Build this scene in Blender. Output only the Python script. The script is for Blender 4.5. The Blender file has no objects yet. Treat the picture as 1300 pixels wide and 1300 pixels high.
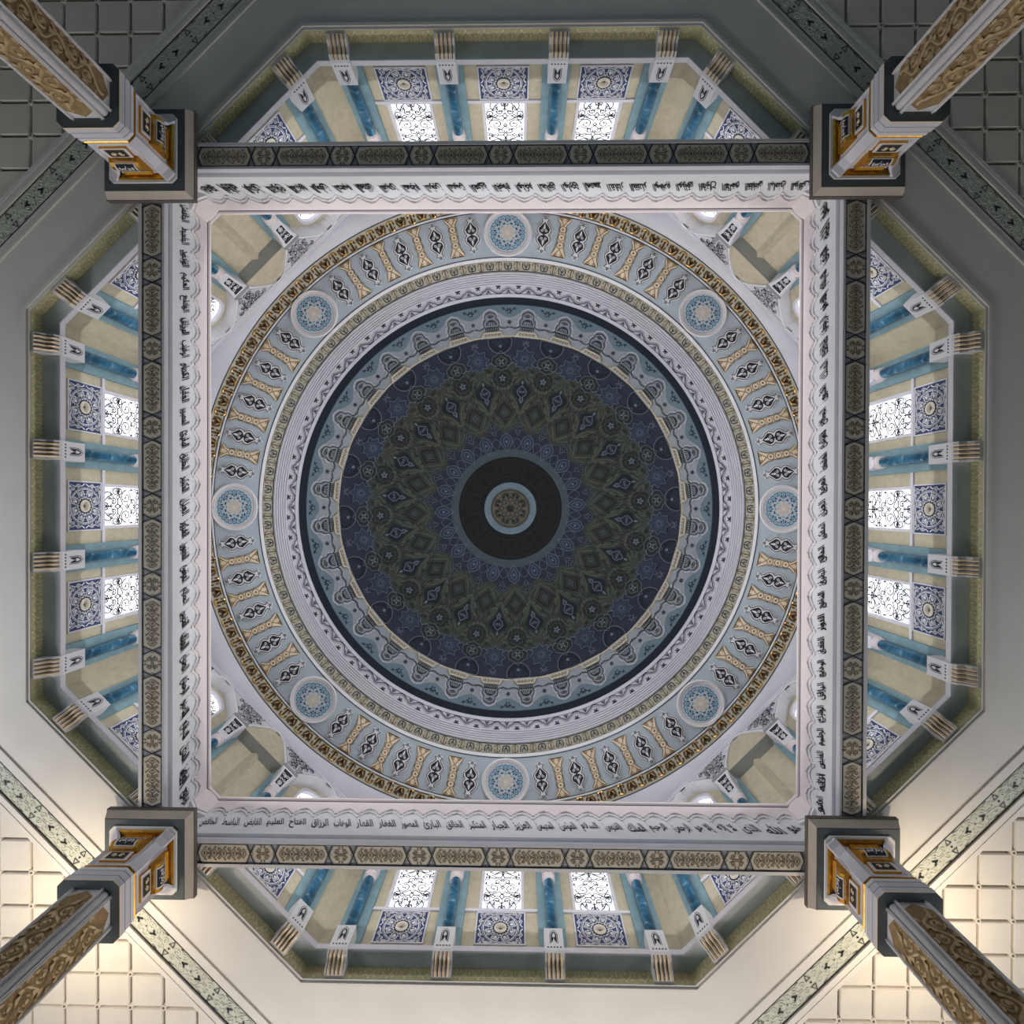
import bpy, math, random
from math import sin, cos, pi, sqrt, atan2, hypot
from mathutils import Matrix, Vector
random.seed(4)
SC = bpy.context.scene
COL = SC.collection

# ------------------------------------------------------------------ camera, world, lights, exposure
# metres; z = 0 is the height of the camera, which lies near the floor and looks straight up into the dome
F_PX = 650.0
def make_camera():
    cx, cy, rx, ry, rz = 0.4300, 0.0368, -0.00541, 0.01520, 0.00384
    cols = []
    for P in ((1, 0, 0), (0, 1, 0), (0, 0, 1)):
        x, y, z = P
        x, y = cos(rz)*x - sin(rz)*y, sin(rz)*x + cos(rz)*y
        x, z = cos(ry)*x + sin(ry)*z, -sin(ry)*x + cos(ry)*z
        y, z = cos(rx)*y + sin(rx)*z, -sin(rx)*y + cos(rx)*z
        cols.append((x, y, z))
    R = Matrix(cols).transposed()
    r, u, d = Vector(R[0]), -Vector(R[1]), -Vector(R[2])
    M = Matrix(((r.x, u.x, d.x, cx), (r.y, u.y, d.y, cy), (r.z, u.z, d.z, 0), (0, 0, 0, 1)))
    cam = bpy.data.cameras.new('camera')
    cam.sensor_width = 36; cam.lens = 36*F_PX/1300
    cam.clip_start = 0.02; cam.clip_end = 200
    o = bpy.data.objects.new('camera', cam); COL.objects.link(o); o.matrix_world = M
    SC.camera = o
make_camera()

W = bpy.data.worlds.new('world'); SC.world = W; W.use_nodes = True
W.node_tree.nodes['Background'].inputs[0].default_value = (0.55, 0.65, 0.8, 1)
W.node_tree.nodes['Background'].inputs[1].default_value = 0.3

def area(name, loc, target, size, power, color, size_y=None, spread=180):
    l = bpy.data.lights.new(name, 'AREA'); l.energy = power; l.color = color; l.size = size
    l.spread = math.radians(spread)
    if size_y: l.shape = 'RECTANGLE'; l.size_y = size_y
    o = bpy.data.objects.new(name, l); COL.objects.link(o); o.location = loc
    o.rotation_euler = (Vector(target)-Vector(loc)).to_track_quat('-Z', 'Y').to_euler()
# the hall's chandeliers and tall windows lie on the image's lower side (+Y)
area('hall_lamp_south', (0, 15.5, 7.0), (0, 4, 11.5), 16, 860, (1.0, 0.91, 0.83), 2)
for nm, x_ in (('column_lamp_southwest', -8.7), ('column_lamp_southeast', 8.7)):      # warm uplights on the outer side of the lower columns
    l_ = bpy.data.lights.new(nm, 'SPOT'); l_.energy = 420; l_.color = (1.0, 0.80, 0.55); l_.shadow_soft_size = 0.25; l_.spot_size = math.radians(130); l_.spot_blend = 1.0
    o_ = bpy.data.objects.new(nm, l_); COL.objects.link(o_); o_.location = (x_, 8.7, 8.2); o_.rotation_euler = (pi, 0, 0)
area('hall_fill_west', (-16.0, 5, 6.0), (-6, 3, 11), 11, 560, (0.96, 0.97, 1.0), 3)  # unseen fill added to brighten the west ceiling
area('hall_fill_east', (16.0, 8, 6.0), (6, 5, 11), 9, 290, (0.96, 0.97, 1.0), 3)  # weaker unseen fill added for the east ceiling
area('hall_fill_north', (0, -16.5, 2.0), (0, 0, 8), 12, 55, (0.35, 0.74, 1.0), 4)  # faint cool fill, added to tint the dim north side
# fill lights added on top of the four beams, out of sight from the floor, shining across to the opposite side
for nm, cx_, cy_ in (('cove_fill_south', 0, 1), ('cove_fill_north', 0, -1), ('cove_fill_west', -1, 0), ('cove_fill_east', 1, 0)):
    area(nm, (cx_*7.6, cy_*7.6, 12.38), (-cx_*7.2, -cy_*7.2, 14.6), 12, 300, (0.94, 0.96, 1.0), 0.14, 120)
    area(nm.replace('cove', 'drum'), (cx_*7.72, cy_*7.72, 12.45), (cx_*10.2, cy_*10.2, 11.75), 12.5, 60, (0.96, 0.97, 1.0), 0.14)  # outward fill added to lift the lower drum walls
WINDOW_GLOW = 1.25

SC.view_settings.view_transform = 'Standard'
SC.view_settings.look = 'None'
SC.view_settings.exposure = 0.0
SC.view_settings.gamma = 1.0
SC.view_settings.use_curve_mapping = False

# ------------------------------------------------------------------ materials
def lin(c): 
    c /= 255.0
    return c/12.92 if c <= 0.04045 else ((c+0.055)/1.055)**2.4
def rgb(r, g, b): return (lin(r), lin(g), lin(b), 1)
def mat(name, col, rough=0.75, metal=0.0, var=0.10, scale=3.0, col2=None, bump=0.0):
    m = bpy.data.materials.new(name); m.use_nodes = True
    nt = m.node_tree; b = nt.nodes['Principled BSDF']
    b.inputs['Roughness'].default_value = rough; b.inputs['Metallic'].default_value = metal
    tc = nt.nodes.new('ShaderNodeTexCoord'); nz = nt.nodes.new('ShaderNodeTexNoise')
    nz.inputs['Scale'].default_value = scale; nz.inputs['Detail'].default_value = 5
    nt.links.new(tc.outputs['Object'], nz.inputs['Vector'])
    rp = nt.nodes.new('ShaderNodeValToRGB')
    c = rgb(*col)
    a = rgb(*col2) if col2 else tuple(x*(1-var) for x in c[:3])+(1,)
    rp.color_ramp.elements[0].position = 0.35; rp.color_ramp.elements[1].position = 0.65
    rp.color_ramp.elements[0].color = a; rp.color_ramp.elements[1].color = c
    nt.links.new(nz.outputs['Fac'], rp.inputs['Fac'])
    nt.links.new(rp.outputs['Color'], b.inputs['Base Color'])
    if bump:
        bp = nt.nodes.new('ShaderNodeBump'); bp.inputs['Strength'].default_value = bump; bp.inputs['Distance'].default_value = 0.01
        nt.links.new(nz.outputs['Fac'], bp.inputs['Height']); nt.links.new(bp.outputs['Normal'], b.inputs['Normal'])
    return m
def marble(name, base, vein):
    m = bpy.data.materials.new(name); m.use_nodes = True
    nt = m.node_tree; b = nt.nodes['Principled BSDF']; b.inputs['Roughness'].default_value = 0.3
    tc = nt.nodes.new('ShaderNodeTexCoord'); nz = nt.nodes.new('ShaderNodeTexNoise')
    nz.inputs['Scale'].default_value = 2.6; nz.inputs['Detail'].default_value = 9; nz.inputs['Distortion'].default_value = 1.6
    rp = nt.nodes.new('ShaderNodeValToRGB')
    e = rp.color_ramp.elements
    e[0].position = 0.36; e[0].color = rgb(*[x*0.72 for x in base]); e[1].position = 0.70; e[1].color = rgb(*vein)
    k = e.new(0.52); k.color = rgb(*base); k = e.new(0.62); k.color = rgb(*[0.7*x+0.3*y for x, y in zip(base, vein)])
    nt.links.new(tc.outputs['Object'], nz.inputs['Vector']); nt.links.new(nz.outputs['Fac'], rp.inputs['Fac'])
    nt.links.new(rp.outputs['Color'], b.inputs['Base Color'])
    return m
def glow(name, col, s):
    m = bpy.data.materials.new(name); m.use_nodes = True
    nt = m.node_tree; b = nt.nodes['Principled BSDF']
    b.inputs['Base Color'].default_value = (0.8, 0.8, 0.85, 1)
    b.inputs['Emission Color'].default_value = (*col, 1); b.inputs['Emission Strength'].default_value = s
    return m
M = {}
M['plaster'] = mat('white_plaster', (226, 223, 219), 0.85, var=0.05, scale=1.2, bump=0.05)
M['lilac'] = mat('pale_lilac_plaster', (214, 211, 218), 0.8, var=0.06, scale=1.5)
M['white'] = mat('white_stucco', (228, 226, 228), 0.7, var=0.04, scale=4)
M['pinkish'] = mat('rosy_white_stucco', (226, 214, 213), 0.7, var=0.04, scale=4)
M['ceil'] = mat('cream_ceiling_panel', (224, 219, 211), 0.8, var=0.06, scale=2)
M['groove'] = mat('ceiling_groove', (128, 116, 102), 0.9)
M['beige'] = mat('beige_plaster', (196, 186, 160), 0.9, var=0.14, scale=6, bump=0.1)
M['olive'] = mat('olive_frieze_ground', (178, 173, 132), 0.85, var=0.12, scale=8)
M['abac'] = mat('abacus_stone', (182, 170, 158), 0.8)
M['edge'] = mat('dark_abacus_edge', (96, 90, 84), 0.8)
M['lintel'] = mat('lintel_grey', (158, 160, 154), 0.85)
M['ledge'] = mat('ledge_underside', (196, 206, 208), 0.85)
M['friezeg'] = mat('frieze_cream_grey', (184, 178, 158), 0.8)
M['olive_hi'] = mat('olive_frieze_relief', (214, 209, 172), 0.8)
M['grey'] = mat('grey_stone', (150, 150, 150), 0.8, var=0.1)
M['dkgrey'] = mat('dark_grey_stone', (92, 100, 104), 0.8, var=0.1)
M['teal'] = mat('teal_pilaster', (130, 160, 168), 0.7, var=0.15, scale=5)
M['blue'] = marble('blue_marble', (44, 96, 124), (150, 182, 200))
M['navy'] = mat('navy_paint', (54, 68, 106), 0.7, var=0.12, scale=6)
M['ink'] = mat('black_ink', (26, 28, 34), 0.6)
M['line'] = mat('dark_line', (52, 56, 66), 0.8)
M['gilt'] = mat('pale_gilt', (206, 164, 100), 0.25, 1.0, var=0.2, scale=6)
M['dhi'] = mat('dome_olive_light', (100, 104, 92), 0.8)
M['gold'] = mat('gold_leaf', (226, 168, 66), 0.32, 1.0, var=0.25, scale=12)
M['cream_gold'] = mat('cream_gold', (242, 220, 188), 0.5, 0.1, var=0.10, scale=6)
M['bronze'] = mat('brown_ornament', (104, 86, 62), 0.7, var=0.15)
M['bronze2'] = mat('pale_brown_ornament', (128, 110, 86), 0.7)
M['carve'] = mat('carved_ochre', (216, 190, 146), 0.62, 0.0, var=0.28, scale=9)
M['carve_bg'] = mat('carved_ochre_ground', (170, 140, 98), 0.75, 0.0, var=0.3, scale=9)
M['vault'] = mat('blue_grey_vault', (178, 189, 196), 0.8, var=0.06, scale=1.3)
M['sky'] = mat('pale_blue_ground', (198, 209, 216), 0.8, var=0.06)
M['azure'] = mat('azure_ornament', (92, 142, 172), 0.7, var=0.1)
M['deep'] = mat('navy_gallery_shade', (30, 38, 50), 0.9)
M['border'] = mat('dome_border_blue_grey', (170, 177, 181), 0.8, var=0.08)
M['border_b'] = mat('dome_border_blue', (126, 146, 160), 0.8, var=0.12, scale=8)
M['dnavy'] = mat('dome_navy', (52, 59, 76), 0.85, var=0.14, scale=4)
M['dblue'] = mat('dome_blue', (56, 70, 92), 0.85, var=0.12)
M['dolive'] = mat('dome_olive', (74, 78, 70), 0.85, var=0.16, scale=4)
M['dolive2'] = mat('dome_olive_dark', (48, 52, 47), 0.85)
M['dink'] = mat('dome_ink', (30, 35, 46), 0.8)
M['dline'] = mat('dome_pale_line', (124, 132, 146), 0.8)
M['dring'] = mat('dome_ring_teal', (80, 95, 99), 0.8)
M['dblack'] = mat('dome_dark_disc', (30, 29, 31), 0.8)
M['dlt'] = mat('dome_ring_light', (122, 143, 155), 0.7)
M['dgold'] = mat('dome_dull_gold', (132, 124, 106), 0.7, var=0.2, scale=8)
M['band'] = mat('pale_green_band', (203, 207, 196), 0.8, var=0.06)
M['band_hi'] = mat('pale_green_relief', (216, 219, 210), 0.7)
M['soffit'] = mat('lavender_grey_soffit', (172, 174, 182), 0.8, var=0.06)
M['soffit_p'] = mat('beige_soffit_panel', (214, 206, 190), 0.8, var=0.1, scale=8)
M['glass'] = glow('bright_window_glass', (0.93, 0.96, 1.0), WINDOW_GLOW)
M['floor'] = mat('carpet', (66, 98, 110), 0.95, var=0.2)

# ------------------------------------------------------------------ mesh builder
class MB:
    def __init__(s): s.v = []; s.f = []; s.m = []; s.names = []
    def mi(s, n):
        if n not in s.names: s.names.append(n)
        return s.names.index(n)
    def add(s, pts): 
        i = len(s.v); s.v.extend(tuple(p) for p in pts); return i
    def face(s, pts, m):
        i = s.add(pts); s.f.append(tuple(range(i, i+len(pts)))); s.m.append(s.mi(m))
    def grid(s, rows, m, closed=False):
        """rows: list of equally long point lists"""
        n = len(rows[0]); i = s.add([p for r in rows for p in r]); k = s.mi(m)
        for a in range(len(rows)-1):
            for b in range(n if closed else n-1):
                c = (b+1) % n
                s.f.append((i+a*n+b, i+a*n+c, i+(a+1)*n+c, i+(a+1)*n+b)); s.m.append(k)
    def box(s, x0, x1, y0, y1, z0, z1, m):
        i = s.add([(x, y, z) for z in (z0, z1) for y in (y0, y1) for x in (x0, x1)]); k = s.mi(m)
        for f in ((0, 2, 3, 1), (4, 5, 7, 6), (0, 1, 5, 4), (2, 6, 7, 3), (0, 4, 6, 2), (1, 3, 7, 5)):
            s.f.append(tuple(i+j for j in f)); s.m.append(k)
    def prism(s, pa, pb, m, mcap=None):
        n = len(pa); i = s.add(list(pa)+list(pb)); k = s.mi(m); kc = s.mi(mcap or m)
        for a in range(n):
            b = (a+1) % n; s.f.append((i+a, i+b, i+n+b, i+n+a)); s.m.append(k)
        s.f.append(tuple(i+a for a in reversed(range(n)))); s.m.append(kc)
        s.f.append(tuple(i+n+a for a in range(n))); s.m.append(kc)
    def build(s, name, parent=None, smooth=False, stuff=False):
        me = bpy.data.meshes.new(name); me.from_pydata(s.v, [], s.f)
        for n in s.names: me.materials.append(M[n])
        me.polygons.foreach_set('material_index', s.m)
        if smooth: me.polygons.foreach_set('use_smooth', [True]*len(s.f))
        me.update()
        return link(name, me, parent, stuff)
def link(name, me, parent=None, stuff=False):
    o = bpy.data.objects.new(name, me); COL.objects.link(o)
    if parent: o.parent = parent
    if stuff: o['kind'] = 'stuff'
    return o
def thing(name, label, cat, loc=(0, 0, 0), rz=0, group=None):
    o = bpy.data.objects.new(name, None); COL.objects.link(o); o.empty_display_size = 0.2
    o.location = loc; o.rotation_euler = (0, 0, rz); o['label'] = label; o['category'] = cat; o['kind'] = 'thing'
    if group: o['group'] = group
    return o
def struct(name, loc=(0, 0, 0), rz=0, label=None):
    o = bpy.data.objects.new(name, None); COL.objects.link(o); o.location = loc; o.rotation_euler = (0, 0, rz)
    o['kind'] = 'structure'
    if label: o['label'] = label
    return o
def dup(root, loc, rz, label=None):
    r = root.copy(); COL.objects.link(r); r.location = loc; r.rotation_euler = (0, 0, rz)
    if label: r['label'] = label
    for ch in list(root.children):
        c = ch.copy(); COL.objects.link(c); c.parent = r
        for g in list(ch.children):
            d = g.copy(); COL.objects.link(d); d.parent = c
    return r

# ------------------------------------------------------------------ ornament vocabulary (2-D), laid on surfaces through a mapping f(u, v, h)
def arc(x, y, r, a0, a1, n=14): return [(x+r*cos(a0+(a1-a0)*i/n), y+r*sin(a0+(a1-a0)*i/n)) for i in range(n+1)]
def circle(x, y, r, n=20): return arc(x, y, r, 0, 2*pi*(n-1)/n, n-1)
def spiral(x, y, r, a, turns=1.3, d=1, n=16): 
    return [(x+r*(1-0.85*i/n)*cos(a+d*turns*2*pi*i/n), y+r*(1-0.85*i/n)*sin(a+d*turns*2*pi*i/n)) for i in range(n+1)]
def leaf(x, y, l, w, a, n=6):
    up = [(l*i/n, w/2*sin(pi*(i/n)**0.8)) for i in range(n+1)]
    pts = up+[(px, -py) for px, py in reversed(up[1:-1])]
    return [(x+px*cos(a)-py*sin(a), y+px*sin(a)+py*cos(a)) for px, py in pts]
def star(x, y, r0, r1, n, a=0): return [(x+(r0 if i % 2 == 0 else r1)*cos(a+pi*i/n), y+(r0 if i % 2 == 0 else r1)*sin(a+pi*i/n)) for i in range(2*n)]
def S(pts, w, m, h=0, w1=None, closed=False, ridge=0): return ('s', list(pts), w, w if w1 is None else w1, m, h, closed, ridge)
def Pg(pts, m, h=0): return ('p', list(pts), m, h)
def xf(mo, f):
    out = []
    for p in mo:
        q = list(p); q[1] = [f(x, y) for x, y in p[1]]; out.append(tuple(q))
    return out
def move(mo, dx, dy, a=0, s=1): 
    c, d = cos(a)*s, sin(a)*s
    r = xf(mo, lambda x, y: (dx+c*x-d*y, dy+d*x+c*y))
    if s != 1: r = [(p[0], p[1], p[2]*s, p[3]*s, *p[4:]) if p[0] == 's' else p for p in r]
    return r
def mirx(mo): return mo+xf(mo, lambda x, y: (-x, y))
def miry(mo): return mo+xf(mo, lambda x, y: (x, -y))
def rotn(mo, n, a0=0): return [p for i in range(n) for p in move(mo, 0, 0, a0+2*pi*i/n)]
def emit(mb, mo, f):
    for p in mo:
        if p[0] == 'p':
            mb.face([f(x, y, p[3]) for x, y in p[1]], p[2])
        else:
            _, pts, w0, w1, m, h, closed, ridge = p
            n = len(pts)
            if n < 2: continue
            A, B, C = [], [], []
            for i in range(n):
                a = pts[i-1] if (i or closed) else pts[0]; b = pts[(i+1) % n] if (i < n-1 or closed) else pts[-1]
                dx, dy = b[0]-a[0], b[1]-a[1]; L = hypot(dx, dy) or 1
                w = (w0+(w1-w0)*i/max(1, n-1))/2
                nx, ny = -dy/L*w, dx/L*w; x, y = pts[i]
                A.append(f(x+nx, y+ny, h)); B.append(f(x-nx, y-ny, h)); C.append(f(x, y, h+ridge))
            rows = [A, C, B] if ridge else [A, B]
            if closed: rows = [r+[r[0]] for r in rows]
            mb.grid(rows, m)
def sheet(mo, f, name, parent=None, stuff=True):
    mb = MB(); emit(mb, mo, f); return mb.build(name, parent, stuff=stuff)

# extruded outline: a plate with real thickness standing proud of a mapped surface
def plate(mb, pts, f, h0, h1, m, mside=None):
    n = len(pts); a = [f(x, y, h0) for x, y in pts]; b = [f(x, y, h1) for x, y in pts]
    i = mb.add(a+b); k = mb.mi(m); ks = mb.mi(mside or m)
    mb.f.append(tuple(i+n+j for j in range(n))); mb.m.append(k)
    for j in range(n):
        q = (j+1) % n; mb.f.append((i+j, i+q, i+n+q, i+n+j)); mb.m.append(ks)

# ------------------------------------------------------------------ heights
ZC = 10.97           # flat ceiling
ZF = -1.5            # floor
T8 = math.tan(pi/8)
WALL = 10.22         # inner face of the octagonal drum
ARC = 9.85           # plane of the arcade in front of it
ZTOP = 15.65
SIDES = {'south': 90, 'southwest': 135, 'west': 180, 'northwest': 225, 'north': 270, 'northeast': 315, 'east': 0, 'southeast': 45}
PHOTO = {'south': 'lower', 'southwest': 'lower left', 'west': 'left', 'northwest': 'upper left', 'north': 'upper', 'northeast': 'upper right', 'east': 'right', 'southeast': 'lower right'}
def rot(a, x, y): return (cos(a)*x-sin(a)*y, sin(a)*x+cos(a)*y)
def octa(w): return [(w/cos(pi/8)*cos(pi/8+pi/4*i), w/cos(pi/8)*sin(pi/8+pi/4*i)) for i in range(8)]
def octring(mb, prof, m):
    """prof: list of (apothem, z) swept around the octagon"""
    mb.grid([[(x, y, z) for x, y in octa(w)] for w, z in prof], m, closed=True)

# ------------------------------------------------------------------ hall: floor, outer walls, ceiling
H = 19.0
mb = MB(); mb.box(-H, H, -H, H, ZF-0.2, ZF, 'floor'); o = mb.build('floor'); o['kind'] = 'structure'
for n, (x0, x1, y0, y1) in {'wall_hall_north': (-H, H, -H-.3, -H), 'wall_hall_south': (-H, H, H, H+.3), 'wall_hall_west': (-H-.3, -H, -H, H), 'wall_hall_east': (H, H+.3, -H, H)}.items():
    mb = MB(); mb.box(x0, x1, y0, y1, ZF, ZC+0.3, 'plaster'); o = mb.build(n); o['kind'] = 'structure'

R_OPEN, R_B0, R_B1, R_B2, R_B3 = 10.43, 11.43, 11.62, 12.10, 12.34
ceil = struct('ceiling')
mb = MB()
octring(mb, [(R_OPEN-0.02, ZC), (11.43, ZC)], 'plaster')
mb.grid([[(x, y, ZC+0.06) for x, y in octa(12.3)], [(x, y, ZC+0.06) for x, y in octa(26)]], 'groove', closed=True)
mb.build('ceiling_plaster', ceil)
mb = MB()
octring(mb, [(10.21, ZC), (10.21, ZC-0.02), (10.27, ZC-0.02), (10.27, ZC-0.05), (10.33, ZC-0.05), (10.33, ZC-0.03), (10.38, ZC-0.03), (10.38, ZC-0.015), (R_OPEN, ZC-0.015), (R_OPEN, ZC+0.01)], 'plaster')
mb.build('opening_moulding', ceil)
mb = MB()
for a, b, d in ((11.42, 11.47, .035), (11.47, 11.62, .015), (12.10, 12.16, .05), (12.16, 12.25, .03), (12.25, 12.34, .045)):
    octring(mb, [(a, ZC+.06), (a, ZC-d), (b, ZC-d), (b, ZC+.06)], 'plaster')
octring(mb, [(11.60, ZC-.001), (12.12, ZC-.001)], 'band')
mb.build('band_moulding', ceil)
# patterned green band, one object per diagonal side
def band_motif():
    P = 1.386; mo = []
    half = P/2
    tri = [(-.06, -.05), (.06, -.05), (0, .07)]
    for sx in (-1, 1):
        mo.append(S([(sx*.0+x, .13*1+y*1.0) if sx > 0 else (x, -.13-y) for x, y in tri], .034, 'ink', .012, closed=True))
    mo.append(Pg(circle(0, 0, .024, 8), 'ink', .012))
    for sx in (-1, 1):
        x = sx*(half-.17)
        mo.append(S(arc(x, 0, .05, pi/2 if sx > 0 else -pi/2, (pi/2 if sx > 0 else -pi/2)+pi*1.1, 8), .036, 'ink', .012))
        mo.append(Pg(leaf(x+(-.03 if sx > 0 else .03), 0, .10, .05, pi if sx > 0 else 0), 'ink', .012))
        for sy in (-1, 1):
            mo.append(S([(sx*.20, sy*.20), (sx*.28, sy*.185), (sx*.34, sy*.165)], .02, 'ink', .012, .004))
            mo.append(S(spiral(sx*.17, sy*.07, .075, 0 if sx > 0 else pi, 1.3, sx*sy), .022, 'band_hi', .006, .01, ridge=.006))
            mo.append(S(spiral(sx*.40, sy*.10, .085, pi if sx > 0 else 0, 1.3, -sx*sy), .022, 'band_hi', .006, .01, ridge=.006))
            mo.append(S(spiral(sx*.60, sy*.10, .085, 0 if sx > 0 else pi, 1.3, sx*sy), .022, 'band_hi', .006, .01, ridge=.006))
            mo.append(S([(sx*.22, sy*.02), (sx*.34, sy*.02), (sx*.44, sy*.18), (sx*.56, sy*.19), (sx*.66, sy*.02)], .018, 'band_hi', .006, ridge=.005))
    mo.append(Pg(circle(half, 0, .018, 8), 'ink', .012))
    return mo
mo = []
for i in range(-4, 5): mo += move(band_motif(), i*1.386+0.35, 0)
mo = [p for p in mo if max(abs(x) for x, y in p[1]) < 4.9]
for y in (-.225, .225): mo.append(S([(-5, y), (5, y)], .022, 'ink', .012))
mb = MB(); emit(mb, mo, lambda u, v, h: (u, 11.86+v, ZC-.005-h))
mb.face([(-4.95, 11.6, ZC-.004), (4.95, 11.6, ZC-.004), (5.0, 12.12, ZC-.004), (-5.0, 12.12, ZC-.004)], 'band')
bd0 = mb.build('ornament_band', ceil); bd0.rotation_euler = (0, 0, math.radians(45-90))
for k in (135, 225, 315, 0, 90, 180, 270):
    o = bd0.copy(); COL.objects.link(o); o.parent = ceil; o.rotation_euler = (0, 0, math.radians(k-90))
# coffered panels: every panel is an object of its own
PT = 0.7278
def tile_mesh(poly):
    mb = MB(); n = len(poly); cx = sum(p[0] for p in poly)/n; cy = sum(p[1] for p in poly)/n
    inn = []
    for i in range(n):
        (ax, ay), (bx, by), (dx, dy) = poly[i-1], poly[i], poly[(i+1) % n]
        L = hypot(bx-cx, by-cy); inn.append((bx-(bx-cx)/L*.022, by-(by-cy)/L*.022))
    a = [(x, y, ZC+.06) for x, y in poly]; b = [(x, y, ZC+.012) for x, y in poly]; c = [(x, y, ZC-.01) for x, y in inn]
    mb.grid([a, b, c], 'ceil', closed=True); mb.face(c, 'ceil')
    return mb
def clip(poly, sx, sy, d):
    out = []; n = len(poly); g = lambda p: (sx*p[0]+sy*p[1])/sqrt(2)-d
    for i in range(n):
        a, b = poly[i], poly[(i+1) % n]; ga, gb = g(a), g(b)
        if ga >= 0: out.append(a)
        if (ga >= 0) != (gb >= 0): t = ga/(ga-gb); out.append((a[0]+t*(b[0]-a[0]), a[1]+t*(b[1]-a[1])))
    return out
ct = tile_mesh([(-PT/2+.028, -PT/2+.028), (PT/2-.028, -PT/2+.028), (PT/2-.028, PT/2-.028), (-PT/2+.028, PT/2-.028)])
tile0 = None; boss0 = None
for sx in (-1, 1):
    for sy in (-1, 1):
        for i in range(6, 17):
            for j in range(6, 17):
                x, y = sx*(i+.5)*PT, sy*(j+.5)*PT
                if (abs(x)+abs(y))/sqrt(2) > 18.0: continue
                q = PT/2-.028; poly = [(x-q, y-q), (x+q, y-q), (x+q, y+q), (x-q, y+q)]
                cl = clip(poly, sx, sy, 12.36)
                if len(cl) < 3: continue
                if len(cl) == 4 and all(abs(a[0]-b[0])+abs(a[1]-b[1]) < 1e-6 for a, b in zip(cl, poly)):
                    if tile0 is None: tile0 = ct.build('ceiling_panel', ceil); o = tile0
                    else: o = link('ceiling_panel', tile0.data, ceil)
                    o.location = (x, y, 0)
                else:
                    ar = abs(sum(cl[k][0]*cl[(k+1) % len(cl)][1]-cl[(k+1) % len(cl)][0]*cl[k][1] for k in range(len(cl))))/2
                    if ar > 0.01: tile_mesh(cl).build('ceiling_panel', ceil)
        for i in range(6, 17):
            for j in range(6, 17):
                x, y = sx*i*PT, sy*j*PT
                if not 12.5 < (abs(x)+abs(y))/sqrt(2) < 17.6: continue
                if boss0 is None:
                    mb = MB()
                    for r0, r1, z0, z1, m in ((.075, .06, .05, -.012, 'ceil'), (.03, .012, -.012, -.035, 'groove')):
                        mb.grid([[(r*cos(2*pi*k/8), r*sin(2*pi*k/8), ZC+z) for k in range(8)] for r, z in ((r0, z0), (r1, z1), (0.001, z1))], m, closed=True)
                    boss0 = mb.build('ceiling_boss', ceil); o = boss0
                else: o = link('ceiling_boss', boss0.data, ceil)
                o.location = (x, y, 0)

# ------------------------------------------------------------------ octagonal drum
BAYS = {'axis': [-3.57, -1.24, 1.24, 3.57], 'diag': [-3.40, -1.02, 1.02, 3.40]}
def archpts(half, z0, rise):
    s = half/0.97
    p = [(.97, 0), (.93, .13), (.84, .27), (.64, .48), (.44, .68), (.24, .82), (.10, .86)]
    p = [(-x, z) for x, z in p]+list(reversed(p))
    return [(x*s, z0+z*rise/.86) for x, z in p]
WIN_H, WIN_Z0, WIN_Z1 = 0.50, 12.96, 15.35
def wintop(n=8): return [(-WIN_H*cos(pi*i/n), WIN_Z1-.42+.42*sin(pi*i/n)) for i in range(n+1)]
ZSP = 14.70
def frieze_motif(L):
    mo = []; p = .20; n = int(2*L/p)
    for i in range(n+1):
        x = -L+i*p; s = 1 if i % 2 == 0 else -1
        for y, q in ((.062, 1), (-.062, -1)):
            mo.append(S(spiral(x, y, .052, -s*q*pi/2, 1.2, s*q, 8), .020, 'olive_hi', .004, .010))
            mo.append(Pg(leaf(x+.10, y-.03*s, .07, .04, s*q*pi/2), 'olive_hi', .004))
        mo.append(S([(x-p/2, s*.115), (x-p/4, s*.06), (x, 0), (x+p/4, -s*.06), (x+p/2, -s*.115)], .016, 'olive_hi', .004))
    return [q for q in mo if all(abs(x) < L+.02 for x, y in q[1])]
def spandrel_motif(x0, x1, f_low, ztop):
    mo = []; r = .085
    z = ZSP+.16
    while z < ztop-.05:
        x = x0+.09
        while x < x1-.02:
            if f_low(x) < z-.07 and f_low(x-.07) < z-.09 and f_low(x+.07) < z-.09:
                d = 1 if (int(x*7)+int(z*7)) % 2 else -1
                mo.append(S(spiral(x, z, r, random.random()*6, 1.5, d, 12), .03, 'ink', .006, .012))
                mo.append(Pg(leaf(x+.06, z+.05, .1, .05, random.random()*6), 'ink', .006))
            x += .165
        z += .15
    return mo
tracery_me = None
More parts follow.
